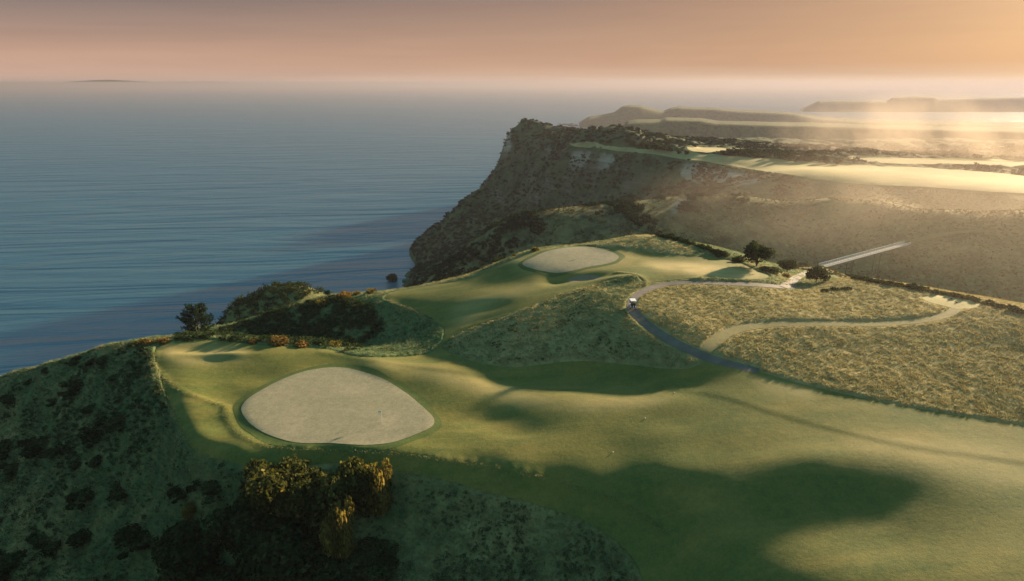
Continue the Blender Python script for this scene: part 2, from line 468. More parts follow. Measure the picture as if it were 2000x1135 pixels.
def mat_terrain():
    m, nt, out = new_mat('rough_ground'); N = NT(nt); p = N.pos()
    dry, rock, brush = N.attr('dry'), N.attr('rock'), N.attr('brush')
    n1 = N.noise(p, .45, 6, .65); n2 = N.noise(p, 2.2, 4, .7); n3 = N.noise(p, .05, 4)
    green = N.mix(N.ramp(n1, [(.35, 0.), (.65, 1.)]), (.045, .085, .035), (.11, .135, .05))
    straw = N.mix(N.ramp(n1, [(.3, 0.), (.68, 1.)]), (.17, .14, .055), (.34, .27, .12))
    k = N.math('ADD', dry, N.math('MULTIPLY', N.math('SUBTRACT', n2, .5), .8), True)
    c = N.mix(k, green, straw)
    bcol = N.mix(N.ramp(N.noise(p, .12, 6, .7), [(.4, 0.), (.6, 1.)]), (.020, .032, .017), (.072, .064, .036))
    kb = N.math('MULTIPLY', brush, N.ramp(N.noise(p, .06, 6, .68), [(.36, 1.), (.58, .35)]))
    c = N.mix(kb, c, bcol)
    st = N.noise(N.scaled(p, (.03, .03, .5)), 1.0, 5, .65)
    rcol = N.mix(N.ramp(st, [(.35, 0.), (.65, 1.)]), (.065, .054, .037), (.185, .15, .105))
    kr = N.math('ADD', N.math('MULTIPLY', rock, N.ramp(N.noise(p, .035, 6, .7), [(.50, .0), (.66, .9)])), N.math('SUBTRACT', rock, .85), True)
    c = N.mix(kr, c, rcol)
    c = N.mix(N.math('SUBTRACT', rock, 1.0, True), c, N.mix(N.ramp(st, [(.3, 0.), (.7, 1.)]), (.19, .16, .115), (.40, .34, .255)))
    h = N.math('ADD', N.math('MULTIPLY', n2, .25), n1)
    bsdf(N, out, c, .95, N.bump(h, .9, .5), .05)
    return m


# worn, dry turf, with sunlit slopes painted in as the same straw colour
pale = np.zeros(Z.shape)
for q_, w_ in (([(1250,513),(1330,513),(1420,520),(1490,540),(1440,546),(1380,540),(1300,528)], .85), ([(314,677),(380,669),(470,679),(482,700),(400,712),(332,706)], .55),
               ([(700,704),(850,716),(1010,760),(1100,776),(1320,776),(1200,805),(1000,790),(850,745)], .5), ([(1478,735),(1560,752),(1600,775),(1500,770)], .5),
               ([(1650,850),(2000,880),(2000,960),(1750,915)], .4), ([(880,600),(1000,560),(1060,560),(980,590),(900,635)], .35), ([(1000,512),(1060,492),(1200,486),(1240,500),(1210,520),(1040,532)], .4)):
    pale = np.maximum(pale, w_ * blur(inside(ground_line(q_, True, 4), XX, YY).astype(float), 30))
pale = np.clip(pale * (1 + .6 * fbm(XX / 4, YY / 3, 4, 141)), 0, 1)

def mat_turf(name, ca, cb, cc, sc=.12, bump=.35, streak=0.):
    m, nt, out = new_mat(name); N = NT(nt); p = N.pos()
    n1 = N.noise(p, sc, 6, .66, .5); n2 = N.noise(p, 1.6, 5, .7)
    c = N.mix(N.ramp(n1, [(.36, 0.), (.64, 1.)]), ca, cb)
    st = N.noise(N.scaled(p, (.045, .24, .2)), 1.0, 5, .65, .4)
    c = N.mix(N.ramp(st, [(.45, 0.), (.7, streak)]), c, cc)
    c = N.mix(N.ramp(N.noise(p, sc * .4, 4, .6, .8), [(.50, 0.), (.66, .6)]), c, tuple(v * .8 for v in ca))
    c = N.mix(.38, c, N.mix(N.ramp(N.noise(p, .9, 8, .78), [(.3, 0.), (.7, 1.)]), tuple(v * .45 for v in ca), tuple(min(1, v * 1.5) for v in cb)))
    c = N.mix(.26, c, N.mix(N.ramp(N.noise(p, 3.2, 4, .75), [(.32, 0.), (.68, 1.)]), tuple(v * .5 for v in ca), tuple(min(1, v * 1.45) for v in cb)))
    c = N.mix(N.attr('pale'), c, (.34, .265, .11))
    fine = N.noise(p, 9., 3, .7)
    bsdf(N, out, c, .9, N.bump(N.math('ADD', n2, N.math('MULTIPLY', fine, .5)), bump, .12), .12)
    return m


def mat_leaf(name, dark, light, accent=None, trans=.35):
    m, nt, out = new_mat(name); N = NT(nt)
    t = N.attr('tint')
    c = N.ramp(t, [(0., dark), (.75, light), (1., accent or light)])
    d = N.n('ShaderNodeBsdfDiffuse'); N.l(c, d.inputs[0])
    tr = N.n('ShaderNodeBsdfTranslucent'); N.l(N.mix(1., c, (1.1, 1., .55), 'MULTIPLY'), tr.inputs[0])
    mx = N.n('ShaderNodeMixShader'); mx.inputs[0].default_value = trans
    N.l(d.outputs[0], mx.inputs[1]); N.l(tr.outputs[0], mx.inputs[2]); N.l(mx.outputs[0], out.inputs[0])
    return m

M_TERRAIN = mat_terrain()
M_FAIR = mat_turf('fairway_turf', (.036, .085, .020), (.145, .125, .030), (.27, .195, .055), .085, .45, .85)
M_GREEN = mat_turf('green_turf', (.165, .16, .095), (.255, .22, .145), (.15, .155, .095), .10, .12, .6)
M_FARTURF = mat_turf('far_turf', (.15, .13, .05), (.40, .325, .13), (.45, .37, .16), .028, .3, .6)
M_STRIP = mat_turf('strip_turf', (.12, .115, .045), (.21, .175, .07), (.25, .20, .085), .15, .4, .6)

def mat_asphalt():
    m, nt, out = new_mat('path_concrete'); N = NT(nt); p = N.pos()
    c = N.mix(N.ramp(N.noise(p, .5, 5), [(.3, 0.), (.7, 1.)]), (.085, .068, .056), (.145, .118, .098))
    bsdf(N, out, c, .8, N.bump(N.noise(p, 14., 3), .3, .02), .3)
    return m
M_PATH = mat_asphalt()
def mat_sand():
    m, nt, out = new_mat('bunker_sand'); N = NT(nt); p = N.pos()
    c = N.mix(N.noise(p, 1.2, 5), (.15, .115, .072), (.22, .17, .11))
    bsdf(N, out, c, .95, N.bump(N.noise(p, 3., 4), .6, .1), .1)
    return m
M_SAND = mat_sand()

# ------------------------------------------------------------------ the ground as two sheets (golf spur and far ground)
slope = np.hypot(np.gradient(Z, axis=1) / np.gradient(XX, axis=1), np.gradient(Z, axis=0) / np.gradient(YY, axis=0))
def region(pix, k=4):
    return blur(inside(ground_line(pix, True, k), XX, YY).astype(float), 4)
dry = .35 + .35 * fbm(XX / 14, YY / 14, 4, 71)
fld = region([(1300,556),(1580,566),(1700,545),(2300,620),(2300,800),(2000,835),(1700,783),(1480,728),(1320,672),(1250,624),(1240,590)])
dry += .72 * fld
dry -= (.20 - .6 * fbm(XX / 3, YY / 3, 3, 77)) * sstep(-.3, -.5, AA) * near_w
mnd = region([(870,672),(1000,613),(1175,553),(1262,553),(1232,600),(1260,640),(1375,710),(1210,712),(1006,718)])
dry += .32 * mnd
dry += .5 * region([(1080,482),(1170,474),(1200,466),(1260,455),(1330,474),(1360,492),(1300,494),(1180,482)])
dry += .3 * fbm(XX / 2.6, YY / 2.6, 3, 79) * near_w
dry -= .4 * region([(752,583),(867,637),(868,690),(700,700),(400,664),(350,660),(500,625),(640,585)])
ridge_w = far_w * sstep(480, 400, YY)
dry = np.where(far_w > .5, .22 + .3 * fbm(XX / 30, YY / 30, 4, 73) + .38 * ridge_w - .25 * sstep(500, 620, YY), dry)
brush = far_w * (1 - .55 * ridge_w * sstep(.2, .7, AA)) * (1 - flat_w)
bare = np.zeros(Z.shape)
for q_ in ([(1335,324),(1400,327),(1470,342),(1482,360),(1400,364),(1340,352)],[(1118,302),(1146,300),(1150,312),(1130,322),(1116,316)],[(1170,308),(1200,306),(1196,318),(1178,322)],[(1310,396),(1345,386),(1336,412),(1312,418)],[(985,266),(998,270),(994,292),(983,288)]):
    bare = np.maximum(bare, region(q_))
rock = np.clip(far_w * sstep(.55, 1.1, slope) * (1 - flat_w), 0, 1)
dry, brush, rock = np.clip(dry, 0, 1), np.clip(brush - bare, 0, 1), np.clip(rock + 2.4 * bare * (.75 + .5 * fbm(XX / 5, YY / 5, 3, 99)), 0, 1.9)

def grid_part(name, i0, i1, mat):
    sub = slice(i0, i1 + 1)
    zz = Z[sub]
    v = np.stack([XX[sub], YY[sub], zz], -1).reshape(-1, 3)
    R, Cn = zz.shape
    idx = np.arange(R * Cn).reshape(R, Cn)
    f = np.stack([idx[:-1, :-1], idx[:-1, 1:], idx[1:, 1:], idx[1:, :-1]], -1).reshape(-1, 4)
    hi = np.maximum.reduce([zz[:-1, :-1], zz[:-1, 1:], zz[1:, 1:], zz[1:, :-1]]).ravel()
    f = f[hi > -6]
    used = np.unique(f); mp = np.full(len(v), -1); mp[used] = np.arange(len(used))
    me = mesh_np(name, v[used], mp[f], True, {k: a[sub].ravel()[used] for k, a in (('dry', dry), ('rock', rock), ('brush', brush))})
    return link(name, me, mat, kind='structure')
isplit = int(np.searchsorted(GS, math.log(236.0)))
grid_part('terrain', 0, isplit, M_TERRAIN)
grid_part('hills', isplit, NSg - 1, M_TERRAIN)


def sheet(name, poly, mat, lift, step, **props):
    """a smooth outline draped on the ground as its own sheet"""
    if not props: props = {'kind': 'structure'}
    x0, y0 = poly.min(0); x1, y1 = poly.max(0)
    gx, gy = np.meshgrid(np.arange(x0, x1, step), np.arange(y0, y1, step))
    gx = gx + (np.arange(gx.shape[0]) % 2)[:, None] * step / 2
    ins = inside(poly, gx, gy)
    ip = np.stack([gx[ins], gy[ins]], 1)
    keep = np.ones(len(ip), bool)
    for q in poly:
        keep &= ((ip - q) ** 2).sum(1) > (step * .35) ** 2
    ip = ip[keep]
    n0 = len(poly)
    vv = [Vector(p) for p in poly] + [Vector(p) for p in ip]
    r = delaunay_2d_cdt(vv, [(i, (i + 1) % n0) for i in range(n0)], [], 0, 1e-5)
    xy = np.array([tuple(q) for q in r[0]])
    F3 = np.array([f for f in r[2] if len(f) == 3])
    cen = xy[F3].mean(1)
    F3 = F3[inside(poly, cen[:, 0], cen[:, 1])]
    v = np.column_stack([xy, lookup(xy[:, 0], xy[:, 1]) + lift])
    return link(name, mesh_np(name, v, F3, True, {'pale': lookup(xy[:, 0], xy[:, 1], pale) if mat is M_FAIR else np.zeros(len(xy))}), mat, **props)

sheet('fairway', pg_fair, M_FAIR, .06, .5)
M_COLLAR = mat_turf('collar_turf', (.030, .075, .018), (.085, .10, .026), (.12, .11, .035), .12, .4, .5)
for pg_ in (pg_near, pg_far):
    c_ = pg_.mean(0); d_ = pg_ - c_; r_ = np.linalg.norm(d_, axis=1)[:, None]
    th_ = np.arctan2(d_[:, 1], d_[:, 0])[:, None]
    sheet('green_collar', c_ + d_ * (1 + (1.5 + .25 * np.sin(5 * th_) + .15 * np.sin(11 * th_)) / r_), M_COLLAR, .09, .7)
sheet('putting_green', pg_near, M_GREEN, .125, .8)
sheet('putting_green', pg_far, M_GREEN, .125, .8)
sheet('tee_ground', pg_tee, M_FARTURF, .06, .7)
sheet('mown_path', pg_strip, M_STRIP, .05, .7)
sheet('cart_path', pg_path, M_PATH, .07, .6)
sheet('sand_bunker', pg_bunk, M_SAND, .09, .5)
sheet('far_fairway', pg_farfair, M_FARTURF, .35, 4.)
for q_ in pg_fields: sheet('far_field', q_, M_FARTURF, .5, 5.)

# ------------------------------------------------------------------ far hills: silhouette against distance, real depth
def far_hill(name, sil, dist, depth, base=-8, seed=0, top_noise=3., mat=None):
    """sil: (bearing x, bearing y) of the skyline at 'dist'; 'depth' is the hill's extent along the view"""
    sil = np.array(sil, float)
    na, nr = 260, 60
    pxs = np.linspace(sil[0, 0], sil[-1, 0], na)
    pys = np.interp(pxs, sil[:, 0], sil[:, 1])
    u = pxs - 1000; v = pys - 567.5
    dy, dz = F * CP - v * SP, -(F * SP + v * CP)
    a = u / dy; ztop = CAM_H + dz / dy * dist
    t = np.linspace(-1, 1, nr)
    prof = np.where(t < 0, sstep(-.52, -.12, t), 1 - sstep(.35, 1, t))
    Yv = dist + t * depth
    X = a[None, :] * Yv[:, None]; Y = np.repeat(Yv[:, None], na, 1)
    edge = sstep(0, .06, np.linspace(0, 1, na)) * sstep(1, .94, np.linspace(0, 1, na))
    h = np.maximum(ztop, base + 1)
    Zh = base + (h - base)[None, :] * prof[:, None]
    sc = depth / 3
    Zh += top_noise * fbm(X / sc, Y / sc, 5, seed, .6) * np.minimum(1, prof * (1 - prof) * 4 + .12)[:, None] * sstep(0, 30, Zh - base)
    vts = np.stack([X, Y, Zh], -1).reshape(-1, 3)
    idx = np.arange(nr * na).reshape(nr, na)
    f = np.stack([idx[:-1, :-1], idx[:-1, 1:], idx[1:, 1:], idx[1:, :-1]], -1).reshape(-1, 4)
    m_ = len(vts)
    me = mesh_np(name, vts, f, True, {'dry': np.full(m_, .12), 'rock': np.full(m_, .12), 'brush': np.clip(.9 + .5 * fbm(vts[:, 0] / sc, vts[:, 1] / sc, 4, seed + 5), 0, 1)})
    return link(name, me, mat or M_TERRAIN, kind='structure')

far_hill('hills', [(1085,262),(1095,257),(1110,254),(1130,256),(1150,261),(1170,263),(1200,265),(1222,272),(1260,275),(1330,285),(1420,290),(1520,297),(1700,305),(2000,318),(2300,325)], 1150, 160, 20, 3, 6)
far_hill('hills', [(1212,262),(1222,242),(1240,238),(1290,237),(1300,233),(1370,235),(1400,240),(1500,243),(1600,245),(1700,248),(1850,252),(2000,255),(2300,262)], 1750, 330, 10, 4, 10)
far_hill('hills', [(1128,248),(1136,240),(1150,231),(1175,227),(1200,222),(1215,210),(1228,207),(1250,208),(1268,213),(1285,217),(1297,219),(1310,213),(1325,210),(1365,212),(1400,213),(1440,217),(1500,219),(1550,222),(1600,232),(1690,238),(2300,250)], 3300, 500, -10, 5, 8)
far_hill('hills', [(1520,226),(1548,219),(1570,213),(1600,198),(1640,197),(1735,198),(1744,191),(1780,189),(1825,190),(1838,194),(1900,192),(2000,190),(2400,186)], 5200, 800, -10, 6, 10)
far_hill('hills', [(60,163),(110,161),(150,158.5),(185,156.5),(215,156),(250,157.5),(300,160),(400,159.5),(480,161),(560,163)], 60000, 3000, -10, 7, 20)

# ------------------------------------------------------------------ sea
def mat_sea():
    m, nt, out = new_mat('sea_water'); N = NT(nt); p = N.pos()
    rot = N.n('ShaderNodeVectorRotate', rotation_type='Z_AXIS'); N.l(p, rot.inputs['Vector']); rot.inputs['Angle'].default_value = math.radians(-8)
    q = rot.outputs[0]
    sw = N.noise(N.scaled(q, (.0034, .019, 0)), 1.0, 4, .5, 1.0)
    sw2 = N.noise(N.scaled(q, (.012, .07, 0)), 1.0, 4, .6, .4)
    rip = N.noise(N.scaled(q, (.12, .3, 0)), 1.0, 5, .65)
    h = N.math('ADD', N.math('MULTIPLY', sw, 19.), N.math('ADD', N.math('MULTIPLY', sw2, 2.2), N.math('MULTIPLY', rip, 1.05)))
    b = bsdf(N, out, N.mix(N.noise(N.scaled(q, (.001, .004, 0)), 1.0, 3), (.002, .040, .060), (.004, .054, .080)), .33, N.bump(h, 1., 1.), .5)
    b.inputs['IOR'].default_value = 2.3
    b.inputs['Specular Tint'].default_value = (.34, .74, 1., 1)
    return m
def sea():
    r = np.concatenate([[0], np.exp(np.linspace(math.log(200), math.log(90000), 60))])
    th = np.linspace(0, 2 * math.pi, 97)[:-1]
    v = np.array([(ri * math.sin(t), ri * math.cos(t), 0) for ri in r for t in th])
    f = [(i * 96 + j, i * 96 + (j + 1) % 96, (i + 1) * 96 + (j + 1) % 96, (i + 1) * 96 + j) for i in range(len(r) - 1) for j in range(96)]
    link('sea', mesh_np('sea', v, f, True), mat_sea(), kind='structure')
sea()

#VEG-BEGIN
# ------------------------------------------------------------------ standing grass
def blade_mesh(x, y, h, nb, dirx, diry, lean, width, clump):
    """tufts of thin three-cornered blades; every argument but nb is per tuft"""
    n_ = len(x)
    z = lookup(x, y)
    X = np.repeat(x, nb) + rng.normal(0, 1, n_ * nb) * np.repeat(clump, nb)
    Yy = np.repeat(y, nb) + rng.normal(0, 1, n_ * nb) * np.repeat(clump, nb)
    Zb = np.repeat(z, nb) - .03
    H = np.repeat(h, nb) * rng.uniform(.6, 1.25, n_ * nb)
    L = np.repeat(lean, nb) * H * rng.uniform(.4, 1.3, n_ * nb)
    ang = rng.uniform(0, 2 * np.pi, n_ * nb)
    Wd = np.repeat(width, nb) * rng.uniform(.6, 1.3, n_ * nb)
    bx, by = np.cos(ang) * Wd, np.sin(ang) * Wd
    tx = X + np.repeat(dirx, nb) * L + rng.normal(0, .22, n_ * nb) * H
    ty = Yy + np.repeat(diry, nb) * L + rng.normal(0, .22, n_ * nb) * H
    v = np.stack([np.stack([X - bx, Yy - by, Zb], 1), np.stack([X + bx, Yy + by, Zb], 1), np.stack([tx, ty, Zb + H], 1)], 1).reshape(-1, 3)
    return v, n_ * nb

def mat_grass():
    m, nt, out = new_mat('standing_grass'); N = NT(nt)
    t, d = N.attr('tint'), N.attr('dry')
    g = N.ramp(t, [(0., (.026, .064, .030)), (.55, (.095, .15, .07)), (1., (.26, .27, .15))])
    s_ = N.ramp(t, [(0., (.15, .125, .05)), (.6, (.285, .235, .10)), (1., (.44, .375, .19))])
    c = N.mix(d, g, s_)
    df = N.n('ShaderNodeBsdfDiffuse'); N.l(c, df.inputs[0])
    tr = N.n('ShaderNodeBsdfTranslucent'); N.l(c, tr.inputs[0])
    mx = N.n('ShaderNodeMixShader'); mx.inputs[0].default_value = .4
    N.l(df.outputs[0], mx.inputs[1]); N.l(tr.outputs[0], mx.inputs[2]); N.l(mx.outputs[0], out.inputs[0])
    return m

def grass():
    n_ = 205000
    s_ = rng.uniform(math.log(66), math.log(232), n_); a_ = rng.uniform(-1.0, 1.08, n_)
    y = np.exp(s_); x = a_ * y
    mw = lookup(x, y, mown_f)
    keep = mw < .45
    x, y, mw = x[keep], y[keep], mw[keep]
    n_ = len(x)
    dr = np.clip(lookup(x, y, dry) + rng.normal(0, .16, n_) + (.42 - .26 * lookup(x, y, fld)) * fbm(x / 1.4, y / 1.4, 2, 61), 0, 1)
    edge = sstep(.0, .25, mw)
    lf = lookup(x, y, left_w)
    cl = fbm(x / 1.1, y / 2.2, 3, 67)
    h = (.29 + .17 * cl + .14 * lf) * (1 - .25 * edge)
    dr = np.clip(dr + .35 * edge, 0, 1)
    h = np.clip(h, .10, .9)
    e = .6
    gx = (lookup(x + e, y) - lookup(x - e, y)) / (2 * e); gy = (lookup(x, y + e) - lookup(x, y - e)) / (2 * e)
    dx, dy = -gx * 1.2 - .45, -gy * 1.2 - .25
    q = np.hypot(dx, dy) + 1e-6
    for L_ in lip_lines:                       # longer grass along the lips, pale colour painting their sunlit edge
        sg = np.linalg.norm(np.diff(L_, axis=0), axis=1); cum = np.concatenate([[0], np.cumsum(sg)])
        k_ = int(cum[-1] * 7); tt = rng.uniform(0, cum[-1], k_)
        ex, ey = np.interp(tt, cum, L_[:, 0]) + rng.normal(0, .16, k_), np.interp(tt, cum, L_[:, 1]) + rng.normal(0, .16, k_)
        x, y = np.concatenate([x, ex]), np.concatenate([y, ey]); h = np.concatenate([h, rng.uniform(.10, .26, k_)])
        dr = np.concatenate([dr, rng.uniform(.45, .95, k_)]); dx = np.concatenate([dx, np.full(k_, -.4)]); dy = np.concatenate([dy, np.full(k_, -.3)])
        q = np.concatenate([q, np.full(k_, .5)]); cl = np.concatenate([cl, rng.uniform(-.3, .5, k_)])
    n_ = len(x)
    v, nb = blade_mesh(x, y, h, 6, dx / q, dy / q, .5 + .5 * rng.random(n_), .026 + .036 * (y / 150), .16 + .1 * rng.random(n_))
    tint = np.repeat(np.clip(.5 + .5 * cl + rng.normal(0, .18, n_), 0, 1), 18)
    f = np.arange(nb * 3).reshape(-1, 3)
    link('grass', mesh_np('grass', v, f, False, {'tint': tint, 'dry': np.repeat(dr, 18)}), mat_grass(), kind='stuff')
grass()

# ------------------------------------------------------------------ leaf clouds
def leaf_cloud(lobes, n_, size, r, inner=.25, up=.25, flat=1.):
    lobes = np.array(lobes, float)
    wgt = (lobes[:, 3] * lobes[:, 4] + lobes[:, 3] * lobes[:, 5]); wgt /= wgt.sum()
    k = r.choice(len(lobes), n_, p=wgt)
    d = r.normal(0, 1, (n_, 3)); d[:, 2] += up
    d /= np.linalg.norm(d, axis=1)[:, None]
    rad = 1 - np.abs(r.normal(0, .13, n_)); ins = r.random(n_) < inner
    rad[ins] = r.uniform(.45, .9, ins.sum())
    # lumpy shell
    rad *= 1 + .16 * np.sin(d[:, 0] * 7 + k) * np.sin(d[:, 1] * 6 + 2 * k) + .08 * np.sin(d[:, 2] * 13 + 3 * k)
    c = lobes[k, :3] + d * lobes[k, 3:6] * rad[:, None]
    nrm = d + r.normal(0, .65, (n_, 3)); nrm /= np.linalg.norm(nrm, axis=1)[:, None]
    t1 = np.cross(nrm, r.normal(0, 1, (n_, 3))); t1 /= np.linalg.norm(t1, axis=1)[:, None]
    t2 = np.cross(nrm, t1)
    s_ = size * r.uniform(.55, 1.35, n_)[:, None]
    a, b = t1 * s_ * .85, t2 * s_ * .5 * flat
    v = np.stack([c - a, c + b + a * .15, c + a, c - b + a * .15], 1).reshape(-1, 3)
    tint = np.clip(.42 + .25 * np.sin(c[:, 0] * 2.1 / size * .12 + k) + r.normal(0, .2, n_), 0, 1)
    return v, np.repeat(tint, 4)

def lobes_dome(r, k, spread=.55, h=.75):
    L = [(0, 0, h * .5, .72, .72, h * .55)]
    for i in range(k):
        a = 2 * math.pi * (i + r.random() * .7) / k
        d = spread * r.uniform(.6, 1.1)
        sz = r.uniform(.3, .5)
        L.append((math.cos(a) * d, math.sin(a) * d, h * r.uniform(.25, .85), sz, sz, sz * r.uniform(.7, 1.)))
    return L

M_BUSH = mat_leaf('bush_leaves', (.010, .022, .010), (.045, .065, .026), (.075, .085, .035))
M_SCRUB = mat_leaf('scrub_leaves', (.012, .027, .014), (.042, .066, .032), (.085, .09, .045))
M_FARSCRUB = mat_leaf('far_scrub_leaves', (.012, .024, .014), (.030, .048, .026), (.045, .060, .032), .10)
M_GOLD = mat_leaf('yellow_sunlit_leaves', (.05, .05, .016), (.23, .18, .052), (.40, .29, .085), .45)  # yellow shrubs, and sunlight painted into the near thicket's golden bushes
M_OLIVE = mat_leaf('olive_leaves', (.022, .030, .011), (.095, .098, .032), (.22, .185, .055), .4)
M_RUST = mat_leaf('rusty_leaves', (.06, .045, .018), (.24, .15, .05), (.36, .24, .09), .4)
M_TREE = mat_leaf('tree_leaves', (.010, .022, .010), (.040, .058, .024), (.065, .075, .03))
M_PINE = mat_leaf('pine_needles', (.008, .022, .016), (.03, .055, .034), (.045, .07, .04))
M_BARK = mat_plain('bark', (.10, .085, .065), .9, .1)

def quads(n4): return np.arange(n4).reshape(-1, 4)

def shrub_mass(name, x, y, rad, protos, mat, sink=.12, hk=1.):
    """a thicket nobody could count: shrubs of the given radii merged in one sheet of leaves"""
    V_, T_ = [], []
    z = lookup(x, y)
    which = rng.integers(0, len(protos), len(x))
    rot = rng.uniform(0, 2 * np.pi, len(x))
    for k in range(len(protos)):
        sel = np.nonzero(which == k)[0]
        pv, pt = protos[k]
        c, s_ = np.cos(rot[sel])[:, None], np.sin(rot[sel])[:, None]
        R_ = rad[sel][:, None]
        vx = (pv[None, :, 0] * c - pv[None, :, 1] * s_) * R_ + x[sel][:, None]
        vy = (pv[None, :, 0] * s_ + pv[None, :, 1] * c) * R_ + y[sel][:, None]
        vz = pv[None, :, 2] * R_ * (hk * rng.uniform(.75, 1.25, len(sel)))[:, None] + z[sel][:, None] - sink * R_
        V_.append(np.stack([vx, vy, vz], -1).reshape(-1, 3))
        T_.append(np.clip(pt[None] + rng.normal(0, .13, len(sel))[:, None], 0, 1).ravel())
    v = np.concatenate(V_)
    return link(name, mesh_np(name, v, quads(len(v)), False, {'tint': np.concatenate(T_)}), mat, kind='stuff')

def protos(n_leaf, size, k=4, h=.75, num=5):
    out = []
    for i in range(num):
        r = np.random.default_rng(100 + i + n_leaf)
        out.append(leaf_cloud(lobes_dome(r, k, .55, h), n_leaf, size, r))
    return out

def scatter_in(poly, spacing, jitter=.5):
    x0, y0 = poly.min(0); x1, y1 = poly.max(0)
    gx, gy = np.meshgrid(np.arange(x0, x1, spacing), np.arange(y0, y1, spacing))
    gx = gx + rng.uniform(-jitter, jitter, gx.shape) * spacing; gy = gy + rng.uniform(-jitter, jitter, gy.shape) * spacing
    ins = inside(poly, gx, gy)
    return gx[ins], gy[ins]

# bush-covered slope between the two fairways
pg = ground_line([(352,667),(365,652),(440,641),(520,613),(600,592),(650,582),(730,600),(752,640),(715,668),(690,686),(640,678),(520,670)], True, 4)
x, y = scatter_in(pg, 1.25)
kd = fbm(x / 6, y / 6, 3, 81) > -.25
x, y = x[kd], y[kd]
shrub_mass('slope_scrub', x, y, rng.uniform(.7, 1.5, len(x)), protos(110, .17), M_SCRUB)
# wooded hump by the sea
gx, gy = np.meshgrid(np.arange(-150, -20, 2.2), np.arange(205, 300, 2.6))
gx = (gx + rng.uniform(-.9, .9, gx.shape)).ravel(); gy = (gy + rng.uniform(-.9, .9, gy.shape)).ravel()
kd = (gx < -52 + .25 * (gy - 230)) & (lookup(gx, gy) > 60) & (fbm(gx / 9, gy / 9, 2, 83) > -.42)
x, y = gx[kd], gy[kd]
shrub_mass('thicket', x, y, rng.uniform(1.2, 2.5, len(x)), protos(130, .15, 5, .95), M_BUSH)
# scrub on the headland, the ravine and the mid ridge
n_ = 44000
s_ = rng.uniform(math.log(262), math.log(980), n_); a_ = rng.uniform(-.2, .95, n_)
y = np.exp(s_); x = a_ * y
zz = lookup(x, y)
gate = fbm(x / 34, y / 34, 4, 91, .6) + .35 * fbm(x / 7, y / 7, 2, 95)
lim = np.where(y > 620, -.3, np.where(y > 450, -.14, .14)) + .6 * sstep(.15, .5, a_) * (y < 430) + .15 * sstep(.25, .6, a_) - .25 * sstep(.12, -.05, a_)
kd = (gate > lim) & (zz > 3) & (lookup(x, y, flat_w) < .05)
x, y = x[kd], y[kd]
shrub_mass('headland_scrub', x, y, rng.uniform(.7, 1.9, len(x)) * (1 + y / 900), protos(34, .34, 3, .7), M_FARSCRUB, .2)

# coarse tussocks: on the ravine slopes, and on the shaded banks near the greens
M_TUSSOCK = mat_leaf('tussock_blades', (.035, .036, .016), (.13, .11, .045), (.22, .18, .08), .25)
M_TUSSOCK_GREEN = mat_leaf('green_tussock_blades', (.018, .040, .018), (.075, .105, .05), (.21, .20, .11), .25)
n_ = 30000
s_ = rng.uniform(math.log(238), math.log(430), n_); a_ = rng.uniform(-.1, .9, n_)
y = np.exp(s_); x = a_ * y
kd = (fbm(x / 12, y / 12, 3, 133) > -.3) & (lookup(x, y) > 40) & (lookup(x, y, flat_w) < .05)
x, y = x[kd], y[kd]
shrub_mass('tussock_grass', x, y, rng.uniform(.35, .85, len(x)), protos(9, .55, 2, .6), M_TUSSOCK, .15)
n_ = 26000
s_ = rng.uniform(math.log(66), math.log(180), n_); a_ = rng.uniform(-1.0, .2, n_)
y = np.exp(s_); x = a_ * y
kd = (lookup(x, y, mown_f) < .02) & (fbm(x / 4, y / 4, 3, 137) > -.1) & ((a_ < -.42) | (y < 92) | (fbm(x / 3, y / 3, 2, 139) > .2))
x, y = x[kd], y[kd]
shrub_mass('tussock_grass', x, y, rng.uniform(.22, .5, len(x)), protos(16, .42, 2, .7), M_TUSSOCK_GREEN, .1)

# ------------------------------------------------------------------ single bushes and trees
def lobes_loose(r):
    # a ragged clump of several crowns of unequal size
    L = []
    for i in range(11):
        a, d = r.uniform(0, 6.28), r.uniform(.1, .95) ** .8
        sz = r.uniform(.16, .42) * (1.15 - .5 * d)
        L.append((math.cos(a) * d * 1.15, math.sin(a) * d * .8, sz * r.uniform(.5, 1.1), sz, sz, sz * r.uniform(.8, 1.25)))
    return L
def leaf_mesh(name, v, t, mat):
    me = mesh_np(name, v, quads(len(v)), False, {'tint': t}); me.materials.append(mat); return me

def tube(path, radii, k=7):
    """a tapering limb through the given points"""
    path = np.array(path, float); v, f = [], []
    for i, p in enumerate(path):
        d = path[min(i + 1, len(path) - 1)] - path[max(i - 1, 0)]; d /= np.linalg.norm(d) + 1e-9
        a = np.cross(d, (0.31, .95, .05)); a /= np.linalg.norm(a); b = np.cross(d, a)
        for j in range(k):
            t = 2 * math.pi * j / k
            v.append(p + (a * math.cos(t) + b * math.sin(t)) * radii[i])
    for i in range(len(path) - 1):
        for j in range(k):
            f.append((i*k+j, i*k+(j+1) % k, (i+1)*k+(j+1) % k, (i+1)*k+j))
    return np.array(v), np.array(f)

def limbs(name, tubes):
    V_, F_, o = [], [], 0
    for v, f in tubes:
        V_.append(v); F_.append(f + o); o += len(v)
    me = mesh_np(name, np.concatenate(V_), np.concatenate(F_), True); me.materials.append(M_BARK); return me

